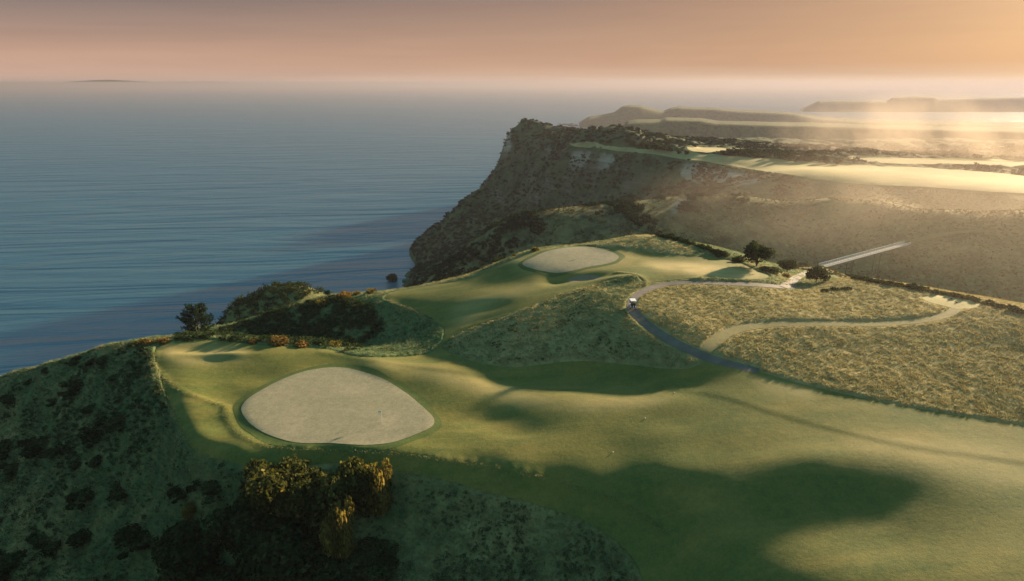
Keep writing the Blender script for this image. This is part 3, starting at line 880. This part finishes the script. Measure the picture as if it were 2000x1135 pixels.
def stem_tubes(r, h, k, r0, spread):
    ts = [tube([(0, 0, -.35 * h), (r.normal(0, .03), r.normal(0, .03), h * .35), (r.normal(0, .06), r.normal(0, .06), h * .8)], [r0, r0 * .75, r0 * .25])]
    for i in range(k):
        a = 2 * math.pi * (i + r.random() * .6) / k; z0 = h * r.uniform(.1, .4); d = spread * r.uniform(.6, 1.)
        ts.append(tube([(0, 0, z0), (math.cos(a) * d * .5, math.sin(a) * d * .5, z0 + h * .22), (math.cos(a) * d, math.sin(a) * d, z0 + h * r.uniform(.3, .5))], [r0 * .6, r0 * .4, r0 * .12], 5))
    return ts

KIND = {}
def kind(key, lobes_fn, n_leaf, size, mat, num=3, stem=None, **kw):
    KIND[key] = []
    for i in range(num):
        r = np.random.default_rng(sum(map(ord, key)) * 7 + i)
        v, t = leaf_cloud(lobes_fn(r), n_leaf, size, r, **kw)
        sm = limbs(key + '_stem', stem_tubes(r, *stem)) if stem else None
        KIND[key].append((leaf_mesh(key + '_leaves', v, t, mat), sm))

kind('bush_big', lambda r: lobes_dome(r, 8, .6, 1.0), 5200, .075, M_BUSH, 3, (.8, 5, .05, .6), inner=.3)
kind('bush_olive', lambda r: lobes_dome(r, 9, .65, 1.0), 5200, .075, M_OLIVE, 2, (.8, 5, .05, .6), inner=.3)
kind('bush_gold', lambda r: lobes_dome(r, 8, .6, 1.1), 4200, .080, M_GOLD, 2, (.8, 5, .05, .6), inner=.3)
kind('bush', lambda r: lobes_loose(r), 1500, .11, M_BUSH, 4, (.6, 4, .05, .5))
kind('rust', lambda r: lobes_dome(r, 5, .6, .8), 520, .17, M_RUST, 3, (.5, 4, .05, .5))
kind('yellow', lambda r: lobes_dome(r, 5, .6, .9), 520, .17, M_GOLD, 2, (.5, 4, .05, .5))
kind('hedge', lambda r: lobes_dome(r, 5, .62, .85), 420, .19, M_TREE, 4, (.6, 4, .05, .5))
def tree_lobes(r):
    L = [(0, 0, 1.05, .8, .8, .6)]
    for i in range(9):
        a = 2 * math.pi * (i + r.random() * .6) / 9; d = r.uniform(.4, .72); sz = r.uniform(.3, .46)
        L.append((math.cos(a) * d, math.sin(a) * d, r.uniform(.55, 1.45), sz, sz, sz * .85))
    return L
kind('tree', tree_lobes, 1900, .11, M_TREE, 4, (1.4, 6, .07, .6))
kind('far_tree', tree_lobes, 260, .24, M_TREE, 3, None)

def pine_mesh():
    """an open, wind-shaped conifer: whorls of rising branches with needle tufts"""
    r = np.random.default_rng(5); V_, T_, tb = [], [], [tube([(0, 0, -1), (.1, 0, 3), (.0, .1, 6), (.1, 0, 8.6)], [.3, .22, .14, .04], 8)]
    for i in range(46):
        z0 = 1.0 + 7.2 * (i / 46) ** .9; a = i * 2.4 + r.normal(0, .3); ln = (4.4 * (1 - (z0 / 10.5) ** 1.6) + .5) * r.uniform(.65, 1.15)
        p = [np.array((math.cos(a) * ln * t, math.sin(a) * ln * t, z0 + ln * (.25 * t + .28 * t * t))) for t in (0, .5, 1.)]
        tb.append(tube(p, [.07, .045, .012], 5))
        m_ = int(26 + 22 * ln)
        t = r.uniform(.25, 1.05, m_)[:, None]
        c = (1-t)**2 * p[0] + 2*t*(1-t) * p[1] + t*t * p[2] + r.normal(0, .22, (m_, 3))
        d = r.normal(0, .55, (m_, 3)) + np.array((math.cos(a), math.sin(a), .55)); d /= np.linalg.norm(d, axis=1)[:, None]
        w = np.cross(d, r.normal(0, 1, (m_, 3))); w /= np.linalg.norm(w, axis=1)[:, None]
        L_ = r.uniform(.35, .75, m_)[:, None]
        V_.append(np.stack([c, c + d * L_ * .5 + w * .13, c + d * L_, c + d * L_ * .5 - w * .13], 1).reshape(-1, 3))
        T_.append(np.repeat(np.clip(.45 + r.normal(0, .22, m_), 0, 1), 4))
    return leaf_mesh('pine_crown', np.concatenate(V_), np.concatenate(T_), M_PINE), limbs('pine_trunk', tb)

def on_ground(px, py, fallback=None):
    h_ = hit(px, py)
    if h_ is None: return fallback
    return h_[0], h_[1], float(lookup(h_[0], h_[1]))

def metres(px, py, w, at):                      # a bearing width -> metres at that distance
    return w * at[1] / (F * CP - (py - 567.5) * SP)

def plant(name, key, px, py, w, hk, label, cat, group=None, parts=True, loc=None, sink=.1):
    at = loc or on_ground(px, py)
    R_ = metres(px, py, w, at) / 2
    crown, stem = KIND[key][int(rng.integers(len(KIND[key])))]
    rot = float(rng.uniform(0, 6.28))
    if parts and stem is not None:
        o = bpy.data.objects.new(name, None); COL.objects.link(o); o.empty_display_size = .2
        link('crown' if 'tree' in name else 'foliage', crown, None, o)
        link('trunk' if 'tree' in name else 'stem', stem, None, o)
    else:
        o = link(name, crown)
    o.location = (at[0], at[1], at[2] - sink * R_)
    o.rotation_euler = (0, 0, rot); o.scale = (R_, R_, R_ * hk)
    return tag(o, label, cat, group)

pm, pt = pine_mesh()
p = on_ground(388, 656)
o = bpy.data.objects.new('pine_tree', None); COL.objects.link(o); o.location = p
link('crown', pm, None, o); link('trunk', pt, None, o)
k_ = metres(388, 656, 64, p) / 9.2; o.scale = (k_, k_, k_)
tag(o, 'open spiky dark pine standing alone against the sea beyond the near green', 'tree')

G = 'small trees on the sea side of the upper fairway'
plant('conifer_tree', 'tree', 766, 557, 22, 1.15, 'tallest dark tree against the sea above the upper fairway rim', 'tree', G, sink=.0)
plant('conifer_tree', 'tree', 737, 562, 15, .9, 'small round tree just left of the taller tree on the upper fairway rim', 'tree', G, sink=.0)
plant('conifer_tree', 'tree', 752, 559, 8, 1.4, 'tiny pointed tree between two larger trees on the upper fairway rim', 'tree', G, sink=.0)
plant('conifer_tree', 'tree', 640, 577, 12, 1.0, 'lone little tree on the crest of the bushy slope above the sea', 'tree', G, sink=.0)

G = 'trees and bushes at the near end of the bridge'
plant('broadleaf_tree', 'tree', 1477, 520, 64, .85, 'biggest domed dark tree beside the upper fairway left of the bridge', 'tree', G, sink=.12)
plant('broadleaf_tree', 'tree', 1594, 551, 44, .95, 'round dark tree standing in front of the near end of the bridge', 'tree', G, sink=.12)
plant('broadleaf_tree', 'tree', 1537, 531, 38, .85, 'middle sized dark tree between the domed tree and the bridge', 'tree', G, sink=.12)
plant('bush', 'hedge', 1503, 531, 46, .6, 'low wide bush at the right foot of the big domed tree', 'bush', G)
plant('bush', 'rust', 1535, 540, 18, .9, 'small brown bush below the middle tree near the bridge', 'bush', G)
plant('bush', 'hedge', 1440, 511, 30, .9, 'bush touching the left side of the big domed tree', 'bush', G)
plant('bush', 'hedge', 1412, 499, 26, .9, 'bush at the upper end of the fairway, second left of the domed tree', 'bush', G)
plant('bush', 'hedge', 1569, 520, 20, .8, 'faint small bush just left of the start of the bridge railing', 'bush', G)
ORD = ['first', 'second', 'third', 'fourth', 'fifth', 'sixth', 'seventh', 'eighth', 'ninth', 'tenth', 'eleventh', 'twelfth', 'thirteenth', 'fourteenth', 'fifteenth', 'sixteenth', 'seventeenth', 'eighteenth', 'nineteenth', 'twentieth']
for i, (px, py) in enumerate(spline([(1293,463),(1320,468),(1350,477),(1380,486),(1402,497)], False, 2)):
    plant('bush', 'hedge', px, py, rng.uniform(22, 32), .75, ORD[i] + ' bush from the grassy mound in the dark row behind the upper fairway', 'bush', 'row of bushes behind the upper fairway', sink=.2)
for i, (px, py) in enumerate(spline([(1662,542),(1690,548),(1735,556),(1780,563),(1825,572),(1865,580),(1905,588),(1955,600),(2000,612)], False, 2)):
    plant('bush', 'hedge', px, py, rng.uniform(24, 34), .75, ORD[i] + ' bush counted from the bridge in the dark row on the valley rim', 'bush', 'row of bushes along the valley rim', sink=.2)
for i, px in enumerate((1612, 1632, 1652)):
    plant('low_shrub', 'hedge', px, 568 - i * 2, 26, .5, ORD[i] + ' low shrub right of the round tree above the dry field', 'shrub', 'low shrubs above the dry field', sink=.2)

# bushes filling the foot of the near slope
G = 'large bushes below the near green'
for px, py, w, hk, key, lab in [
 (545,985,140,1.2,'bush_olive','dark leafy bush with olive top, left of the near thicket below the green'),
 (632,1000,130,1.3,'bush_olive','dark bush in the middle of the near thicket, its olive top against the green bank'),
 (706,990,104,1.8,'bush_olive','tallest right hand bush of the near thicket, dark with a brown top'),
 (737,1000,74,2.5,'bush_gold','golden sunlit bush on the right edge of the near thicket'),
 (668,1090,70,3.1,'bush_gold','golden sunlit bush standing alone low in front of the near thicket'),
 (560,1120,200,1.1,'bush_big','broad black bush at the bottom middle of the near slope'),
 (372,1100,175,1.0,'bush_big','broad dark bush with a small gold tip, left of the near thicket'),
 (655,1165,170,.7,'bush_big','dark bush cut by the bottom edge under the lone golden bush'),
 (480,1050,140,1.1,'bush_big','dark rounded bush between the broad gold tipped bush and the near thicket'),
 (440,1150,150,.75,'bush_big','dark bush cut by the bottom edge left of the black bush'),
 (372,1010,34,1.6,'bush_gold','sunlit tip of the broad dark bush, painted as an added golden bush'),  # added bush, its gold leaves paint the sunlit tip
 (740,1100,110,.6,'bush_big','low dark bush right of the lone golden bush')]:
    plant('large_bush', key, px, py, w, hk, lab, 'bush', G, sink=.15)

pg = ground_line([(305,690),(345,830),(370,885),(460,920),(560,1000),(600,1134),(0,1134),(0,800),(90,735),(200,692)], True, 4)
x, y = scatter_in(pg, .9)
kd = (fbm(x / 5, y / 8, 4, 87, .6) > .12) & (lookup(x, y, mown_f) < .1)
x, y = x[kd], y[kd]
shrub_mass('hillside_scrub', x, y, rng.uniform(.3, .85, len(x)), protos(90, .2, 4, .7), M_SCRUB)
G = 'dark bushes on the left hillside'
for px, py, w, lab in [
 (155,703,36,'round bush on the hillside crest against the sea, right of the lone low ones'),
 (207,704,48,'long dark bush just under the hillside crest by the green corner'),
 (250,679,40,'dark bush on the crest nearest the upper left corner of the near fairway'),
 (92,722,20,'small bush on the crest, second lowest one on the skyline'),
 (61,746,24,'small low bush on the crest above the lowest skyline bush'),
 (24,778,46,'lowest skyline bush where the left hillside meets the sea'),
 (151,750,64,'big dark bush below the crest in the upper part of the left hillside'),
 (108,782,32,'small dark bush left below the big upper hillside bush'),
 (184,796,42,'bush under the big upper hillside bush, halfway to the long pair'),
 (226,736,30,'small bush closest to the lit rim of the near fairway'),
 (188,845,64,'left bush of the long pair in the middle of the left hillside'),
 (238,818,62,'right bush of the long pair in the middle of the left hillside'),
 (141,885,74,'dark bush directly below the long pair on the left hillside'),
 (85,862,78,'broad dark bush left of the long pair on the hillside'),
 (19,868,66,'dark bush at the left edge of the picture, upper of two'),
 (33,915,62,'dark bush at the left edge of the picture, lower of two'),
 (198,898,42,'small bush right below the dark bush under the long pair'),
 (174,962,62,'green tinted bush in the lower middle of the left hillside'),
 (240,958,54,'bush with a few yellow leaves right of the green tinted hillside bush'),
 (85,1052,84,'large dark bush near the bottom left corner of the hillside'),
 (158,1040,74,'dark bush right beside the large one near the bottom left corner'),
 (15,1125,76,'dark bush in the very bottom left corner'),
 (28,1085,84,'dark bush just above the bottom left corner'),
 (270,1036,96,'wide dark bush between the bottom left corner and the gold tipped bush'),
 (422,950,76,'dark bush on the slope just under the near green bank'),
 (350,956,52,'smaller dark bush left of the one under the green bank')]:
    plant('hillside_bush', 'bush', px, py, w * 1.35, .55, lab, 'bush', G, sink=.2)

G = 'sunlit shrubs on the fairway rims'
for px, py, w, key, lab in [
 (495,668,24,'rust','leftmost small rusty shrub on the rim behind the near fairway'),
 (546,671,46,'rust','largest rusty shrub on the rim behind the near fairway'),
 (590,676,34,'rust','rusty shrub right of the largest one on the near fairway rim'),
 (654,677,28,'yellow','yellow green shrub at the right end of the near fairway rim'),
 (630,597,30,'yellow','yellow shrub on the crest of the bushy slope'),
 (672,583,42,'rust','wide straw coloured shrub on the crest right of the yellow one'),
 (697,575,16,'yellow','small olive shrub at the sea side of the upper fairway'),
 (725,573,24,'yellow','olive shrub left below the small trees on the upper rim'),
 (319,668,30,'rust','rusty shrub at the upper left corner of the near fairway'),
 (290,672,30,'rust','rusty shrub left of the near fairway corner'),
 (274,675,30,'yellow','olive shrub on the crest between rusty shrubs and hillside bushes'),
 (940,517,16,'yellow','tall yellow shrub on the seaward rim of the far green'),
 (922,530,15,'rust','lowest straw coloured shrub on the seaward rim of the far green'),
 (976,510,26,'yellow','wide olive shrub halfway up the seaward rim of the far green'),
 (1005,500,12,'yellow','small olive shrub near the far green on the seaward rim'),
 (1045,490,18,'yellow','topmost olive shrub behind the left edge of the far green')]:
    plant('rim_shrub', key, px, py, w, .85, lab, 'shrub', G, sink=.15)

# trees on the plateau
G = 'dark trees along the far side of the plateau fairway'
row = [(1233,284,14),(1256,290,14),(1268,292,12),(1281,293,15),(1294,295,13),(1308,297,12),(1326,301,9),(1341,302,9),(1411,303,10),(1426,303,14),(1440,304,15),(1454,305,13),(1468,306,15),(1482,308,13),
       (1500,309,9),(1517,310,15),(1529,309,12),(1540,311,16),(1552,316,14),(1568,314,12),(1581,314,20),(1610,319,18),(1637,323,16)]
for i, (px, py, w) in enumerate(row):
    plant('plateau_tree', 'far_tree', px, py, w * 1.25, 1.0, ('%s tree from the sea in the dark row beside the sunlit plateau' % (ORD[i] if i < 20 else ['twenty first', 'twenty second', 'twenty third'][i - 20])), 'tree', G, False, sink=.25)
for i, (px, py, w) in enumerate([(1110,276,12),(1122,277,12),(1140,277,16),(1158,276,18),(1176,277,15),(1190,279,18),(1105,268,14),(1085,264,12),(1150,268,20),(1170,270,16)]):
    plant('plateau_tree', 'far_tree', px, py, w, .5, ORD[i] + ' low tree of the clump between the cliff tip and the plateau fairway', 'tree', 'low trees behind the cliff tip', False, sink=.3)

# ------------------------------------------------------------------ golf cart, bridge, pins, markers
def box(bm, c, s, rz=0., rx=0., bev=0.):
    import bmesh
    r = bmesh.ops.create_cube(bm, size=1)
    M_ = Matrix.Translation(c) @ Matrix.Rotation(rz, 4, 'Z') @ Matrix.Rotation(rx, 4, 'X') @ Matrix.Diagonal((*s, 1))
    bmesh.ops.transform(bm, matrix=M_, verts=r['verts'])
    if bev:
        bmesh.ops.bevel(bm, geom=list({e for v in r['verts'] for e in v.link_edges}), offset=bev, segments=2, affect='EDGES')
def cyl(bm, c, r, l, axis='Z', seg=16, r2=None):
    import bmesh
    q = bmesh.ops.create_cone(bm, cap_ends=True, segments=seg, radius1=r, radius2=r if r2 is None else r2, depth=l)
    R_ = Matrix.Identity(4) if axis == 'Z' else Matrix.Rotation(math.pi / 2, 4, 'Y' if axis == 'X' else 'X')
    bmesh.ops.transform(bm, matrix=Matrix.Translation(c) @ R_, verts=q['verts'])
def part(name, fn, mat, parent=None):
    import bmesh
    bm = bmesh.new(); fn(bm)
    me = bpy.data.meshes.new(name); bm.to_mesh(me); bm.free()
    return link(name, me, mat, parent)
def empty(name, loc, rz=0.):
    o = bpy.data.objects.new(name, None); COL.objects.link(o); o.location = loc; o.rotation_euler = (0, 0, rz); return o

M_WHITE = mat_plain('white_paint', (.78, .78, .76), .35, .5)
M_DARK = mat_plain('dark_vinyl', (.025, .025, .028), .6, .3)
M_TYRE = mat_plain('tyre_rubber', (.02, .02, .02), .85, .2)
M_STEEL = mat_plain('pale_steel', (.55, .53, .5), .45, .5, .6)
M_WOOD = mat_plain('weathered_timber', (.26, .225, .18), .8, .2)
M_RED = mat_plain('red_lens', (.45, .03, .02), .3, .5)
M_YELL = mat_plain('flag_cloth', (.75, .60, .12), .8, .1)
M_GLASS = mat_plain('tinted_screen', (.10, .11, .12), .15, .5)

i0 = int(np.argmin(((ln_path - np.array(hit(1233, 603))) ** 2).sum(1)))
cpt = ln_path[i0]; dv = ln_path[min(i0 + 5, len(ln_path) - 1)] - ln_path[max(i0 - 5, 0)]
cart = empty('golf_cart', (cpt[0], cpt[1], float(lookup(cpt[0], cpt[1])) + .08), math.atan2(-dv[0], dv[1]))
tag(cart, 'white roofed golf cart driving up the grey path past the dry field', 'golf cart')
def cart_body(bm):
    box(bm, (0, .75, .52), (1.12, .75, .42), bev=.12); box(bm, (0, .0, .36), (1.1, 2.1, .14), bev=.05)
    box(bm, (0, -.6, .5), (1.14, .85, .34), bev=.1)
part('body', cart_body, M_WHITE, cart)
part('roof', lambda bm: box(bm, (0, -.1, 1.82), (1.2, 1.85, .08), bev=.035), M_WHITE, cart)
for sx in (-1, 1):
    for yy, tilt in ((.72, .14), (-.92, -.05)):
        part('roof_post', lambda bm: box(bm, (sx * .52, yy, 1.25), (.045, .045, 1.15), 0, tilt), M_STEEL, cart)
part('windscreen', lambda bm: box(bm, (0, .74, 1.25), (1.0, .012, .85), 0, .14), M_GLASS, cart)
def seat(bm):
    box(bm, (0, -.25, .76), (1.05, .5, .16), bev=.05); box(bm, (0, -.5, 1.05), (1.05, .12, .45), 0, .12, .04)
part('seat', seat, M_DARK, cart)
def bags(bm):
    for sx in (-.27, .27):
        cyl(bm, (sx, -1.02, .85), .14, .85, seg=12)
        for k in range(4): cyl(bm, (sx + .05 * math.cos(k * 1.6), -1.02 + .05 * math.sin(k * 1.6), 1.38), .018, .3, seg=6)
part('golf_bags', bags, M_DARK, cart)
for sx in (-1, 1):
    for yy in (.85, -.72):
        w_ = part('wheel', lambda bm: cyl(bm, (sx * .5, yy, .22), .22, .2, 'X', 18), M_TYRE, cart)
        part('rim', lambda bm: cyl(bm, (sx * .57, yy, .22), .11, .09, 'X', 12), M_STEEL, w_)
    part('tail_light', lambda bm: box(bm, (sx * .47, -1.035, .55), (.12, .03, .08)), M_RED, cart)
part('steering_wheel', lambda bm: cyl(bm, (-.25, .32, 1.0), .17, .03, 'Y', 14), M_DARK, cart)

# bridge over the ravine
bx0, by0 = survey(1606, 521, 121.2); bx1, by1 = survey(1772, 476, 118.6)
b0, b1 = Vector((bx0, by0, 121.2)), Vector((bx1, by1, 118.6))
BL = (b1 - b0).length
br = empty('footbridge', b0, math.atan2(b1.y - b0.y, b1.x - b0.x))
br.rotation_euler[1] = math.asin((b0.z - b1.z) / BL)
tag(br, 'long straight pale cart bridge with railings crossing the misty ravine', 'bridge')
BWd = 3.0
def deck(bm):
    k = int(BL / .5)
    for i in range(k): box(bm, (BL * (i + .5) / k, 0, 0), (BL / k - .05, BWd, .08))
part('deck', deck, M_WOOD, br)
part('girder', lambda bm: [box(bm, (BL / 2, s_ * 1.2, -.36), (BL, .22, .6)) for s_ in (-1, 1)], M_WOOD, br)
def railing(s_):
    def fn(bm):
        for zz in (.12, .95): box(bm, (BL / 2, s_ * (BWd / 2 - .06), zz + (.06 if zz > .5 else 0)), (BL, .14, .12))
        box(bm, (BL / 2, s_ * (BWd / 2 - .06), .56), (BL, .06, .07))
        k = int(BL / 1.5)
        for i in range(k + 1): box(bm, (.1 + (BL - .2) * i / k, s_ * (BWd / 2 - .06), .53), (.13, .16, 1.05))
    return fn
for s_ in (-1, 1): part('railing', railing(s_), M_WHITE, br)
for t in (.3, .62):
    q = b0.lerp(b1, t); hgt = q.z - float(lookup(q.x, q.y)) + 1.
    def pier(bm):
        for s_ in (-1, 1): box(bm, (BL * t, s_ * 1.2, -.66 - hgt / 2), (.28, .28, hgt))
        box(bm, (BL * t, 0, -.72), (.34, 3., .24)); box(bm, (BL * t, 0, -.66 - hgt * .5), (.14, 2.2, .18))
    part('pier', pier, M_BARK, br)
trk = ground_line(BRIDGE_TRACK, False, 6)
sheet('cart_path', ribbon(trk, 2.0), M_PATH, .12, .8)
trk2 = ground_line([(1776,474),(1800,468),(1830,462),(1870,456),(1920,452)], False, 6)
sheet('cart_path', ribbon(trk2, 2.6), M_STRIP, .5, 1.2)

def pin(px, py, label, cloth, hgt=2.1):
    q = on_ground(px, py); o = empty('flagstick', (q[0], q[1], q[2] + .1)); tag(o, label, 'golf flag')
    part('pole', lambda bm: cyl(bm, (0, 0, hgt / 2), .018, hgt, seg=8), M_WHITE, o)
    def fl(bm):
        import bmesh
        n_ = 8
        for side in (.006, -.006):
            vs = [[bm.verts.new((-.02 - .5 * i / n_, side + .05 * math.sin(i * .9), hgt - .04 - .36 * j)) for j in (0, 1)] for i in range(n_ + 1)]
            for i in range(n_): bm.faces.new((vs[i][0], vs[i][1], vs[i + 1][1], vs[i + 1][0]))
    part('flag', fl, cloth, o)
    part('cup', lambda bm: cyl(bm, (0, 0, -.02), .054, .04, seg=14), M_DARK, o)
pin(746, 826, 'thin flagstick standing on the near pale green', M_WHITE)
pin(1164, 496, 'small dark flagstick on the far pale green', M_RED)
for px, py, lab in [(1317,769,'white marker ball on the step edge of the fairway, highest of three'),(1260,819,'white marker ball in the middle of the near fairway'),(1197,885,'lowest white marker ball on the near fairway')]:
    q = on_ground(px, py); o = empty('tee_marker', (q[0], q[1], q[2] + .06)); tag(o, lab, 'marker', 'white markers on the fairway')
    def ball(bm):
        import bmesh
        r = bmesh.ops.create_uvsphere(bm, u_segments=16, v_segments=10, radius=.10); bmesh.ops.translate(bm, vec=(0, 0, .12), verts=r['verts'])
    part('ball', ball, M_WHITE, o)
    part('stake', lambda bm: cyl(bm, (0, 0, .03), .03, .12, seg=8), M_DARK, o)
for px, py, lab in [(1858,585,'dark tee marker on the small tee in the dry field, farther of two'),(1868,592,'dark tee marker on the small tee in the dry field, nearer of two')]:
    q = on_ground(px, py); o = empty('tee_marker', (q[0], q[1], q[2] + .06)); tag(o, lab, 'marker', 'tee markers')
    part('block', lambda bm: box(bm, (0, 0, .13), (.3, .3, .26), bev=.05), M_DARK, o)

# rocks off the far point
def rock_mesh(seed):
    import bmesh
    r = np.random.default_rng(seed); bm = bmesh.new(); bmesh.ops.create_icosphere(bm, subdivisions=3, radius=1)
    for v in bm.verts:
        n3 = v.co.copy(); v.co *= 1 + .28 * math.sin(n3.x * 4 + seed) * math.sin(n3.y * 5) + .12 * math.sin(n3.z * 11 + n3.x * 9)
    me = bpy.data.meshes.new('rock'); bm.to_mesh(me); bm.free(); me.materials.append(M_ROCK); return me
M_ROCK = mat_plain('wet_rock', (.10, .085, .07), .8, .3)
for i, (px, py, w, lab) in enumerate([(1093,242,8,'leftmost small rock in the sea off the far headland'),(1104,243,14,'middle flat rock in the sea off the far headland'),(1118,245,18,'largest rock in the sea off the far headland'),(1116,241,8,'tiny rock behind the largest rock off the far headland')]):
    rx_, ry_ = survey(px, py + 1, 0)
    o = link('sea_rock', rock_mesh(i)); R_ = w / 2 * ry_ / 1369
    o.location = (rx_, ry_, 0); o.scale = (R_, R_ * 1.2, R_ * .35); o.rotation_euler = (0, 0, i * 1.3)
    tag(o, lab, 'rock', 'rocks off the headland')
#VEG-END


# ------------------------------------------------------------------ haze
def haze():
    import bmesh
    bm = bmesh.new(); bmesh.ops.create_cube(bm, size=1)
    R = 95000
    for v in bm.verts:
        v.co.x *= 2 * R; v.co.y *= 2 * R
        v.co.z = -1.5 if v.co.z < 0 else 215.
    me = bpy.data.meshes.new('haze'); bm.to_mesh(me); bm.free()
    m, nt, out = new_mat('haze_air'); N = NT(nt)
    vol = N.n('ShaderNodeVolumePrincipled')
    vol.inputs['Color'].default_value = (.27, .245, .27, 1)
    vol.inputs['Density'].default_value = HAZE
    vol.inputs['Anisotropy'].default_value = .28
    N.l(vol.outputs[0], out.inputs['Volume'])
    link('haze', me, m, kind='stuff')
HAZE = 1.05e-4
haze()

# ------------------------------------------------------------------ drifting sea mist
def mist(lo, hi, dens, scale, cut, seed, wide=.28, col=(.88, .72, .57)):
    """a wisp of sunlit mist: noisy density that thins to nothing inside its own bounds"""
    import bmesh
    bm = bmesh.new(); bmesh.ops.create_cube(bm, size=2)
    me = bpy.data.meshes.new('mist'); bm.to_mesh(me); bm.free()
    m, nt, out = new_mat('mist_air'); N = NT(nt)
    oc = N.n('ShaderNodeTexCoord').outputs['Object']
    ln = N.n('ShaderNodeVectorMath', operation='LENGTH'); N.l(oc, ln.inputs[0])
    fall = N.ramp(ln.outputs['Value'], [(.1, 1.), (.5, .45), (.98, 0.)], 'EASE')
    p = N.pos(); rot = N.n('ShaderNodeVectorRotate', rotation_type='Y_AXIS'); N.l(p, rot.inputs['Vector']); rot.inputs['Angle'].default_value = math.radians(28)
    ad = N.n('ShaderNodeVectorMath', operation='ADD'); N.l(N.scaled(rot.outputs[0], scale), ad.inputs[0]); ad.inputs[1].default_value = (seed, seed * .7, seed * .3)
    nz = N.noise(ad.outputs[0], 1.0, 4, .6, .5)
    d = N.math('MULTIPLY', N.math('MULTIPLY', N.ramp(nz, [(cut, 0.), (cut + wide, 1.)]), fall), dens)
    vol = N.n('ShaderNodeVolumePrincipled'); vol.inputs['Color'].default_value = (*col, 1); vol.inputs['Anisotropy'].default_value = .15
    N.l(d, vol.inputs['Density']); N.l(vol.outputs[0], out.inputs['Volume'])
    o = link('mist', me, m, kind='stuff')
    o.location = [(a + b) / 2 for a, b in zip(lo, hi)]; o.scale = [(b - a) / 2 for a, b in zip(lo, hi)]
mist((225, 490, 92), (540, 800, 190), .019, (.026, .018, .010), .42, 3.1, .40)
mist((150, 400, 112), (640, 720, 152), .0020, (.016, .012, .02), .38, 9.4)
mist((40, 190, 100), (420, 480, 165), .0046, (.014, .010, .016), .34, 7.7)
mist((30, 62, 134), (170, 200, 160), .0024, (.02, .02, .03), .36, 5.2)

# ------------------------------------------------------------------ sun and sky
sd = bpy.data.lights.new('sun', 'SUN'); so = bpy.data.objects.new('sun', sd); COL.objects.link(so)
sd.energy = 5.0; sd.angle = math.radians(2.5); sd.color = (1., .77, .50)
to_sun = Vector((math.sin(SUN_AZ) * math.cos(SUN_EL), math.cos(SUN_AZ) * math.cos(SUN_EL), math.sin(SUN_EL)))
so.rotation_euler = to_sun.to_track_quat('Z', 'Y').to_euler()
so.location = (300, 300, 400)

world = bpy.data.worlds.new('World'); scene.world = world; world.use_nodes = True
wn = world.node_tree; wn.nodes.clear(); N = NT(wn)
wout = N.n('ShaderNodeOutputWorld'); bg = N.n('ShaderNodeBackground')
tc = N.n('ShaderNodeTexCoord').outputs['Generated']
sky = N.n('ShaderNodeTexSky', sky_type='NISHITA', sun_disc=False, sun_elevation=SUN_EL, sun_rotation=SUN_AZ, altitude=100, air_density=1.2, dust_density=3., ozone_density=1.5)
sep = N.n('ShaderNodeSeparateXYZ'); N.l(tc, sep.inputs[0])
el = sep.outputs['Z']
dot = N.n('ShaderNodeVectorMath', operation='DOT_PRODUCT'); N.l(tc, dot.inputs[0]); dot.inputs[1].default_value = (math.sin(SUN_AZ), math.cos(SUN_AZ), 0)
azf = N.ramp(N.math('MULTIPLY', N.math('ADD', dot.outputs['Value'], 1.), .5), [(.5, 0.), (.62, .12), (.86, .5), (.985, 1.)])
# low bank of dusty air: cool side and sun side, by elevation (sine 0 .. 0.5)
e2 = N.math('MULTIPLY', el, 2., True)
cool = N.ramp(e2, [(0., (.88, .60, .48)), (.03, (.90, .58, .43)), (.075, (.80, .50, .37)), (.14, (.49, .335, .28)), (.205, (.275, .22, .22)), (.25, (.19, .29, .36)), (.42, (.20, .46, .59)), (.7, (.22, .58, .73)), (1., (.22, .58, .73))])
warm = N.ramp(e2, [(0., (1.25, .98, .74)), (.010, (1.12, .82, .58)), (.024, (.86, .57, .38)), (.05, (.72, .41, .25)), (.12, (.68, .38, .235)), (.21, (.58, .30, .19)), (.5, (.36, .36, .34)), (.75, (.20, .50, .62)), (1., (.20, .54, .68))])
low = N.mix(azf, cool, warm)
strk = N.noise(N.scaled(tc, (2.5, 2.5, 45.)), 1.0, 5, .6, .3)
low = N.mix(N.ramp(strk, [(.4, 0.), (.70, .5)]), low, N.mix(1., low, (.80, .78, .82), 'MULTIPLY'))
skyc = N.mix(1., sky.outputs[0], (.10, .10, .10), 'MULTIPLY')
final = N.mix(.12, low, skyc)
N.l(final, bg.inputs[0]); bg.inputs[1].default_value = SKY = .22
N.l(bg.outputs[0], wout.inputs[0])

scene.view_settings.view_transform = 'Standard'
scene.view_settings.look = 'None'
scene.view_settings.gamma = 1.0
scene.view_settings.exposure = 1.86
scene.cycles.volume_bounces = 1
scene.cycles.max_bounces = 6
scene.cycles.use_denoising = True
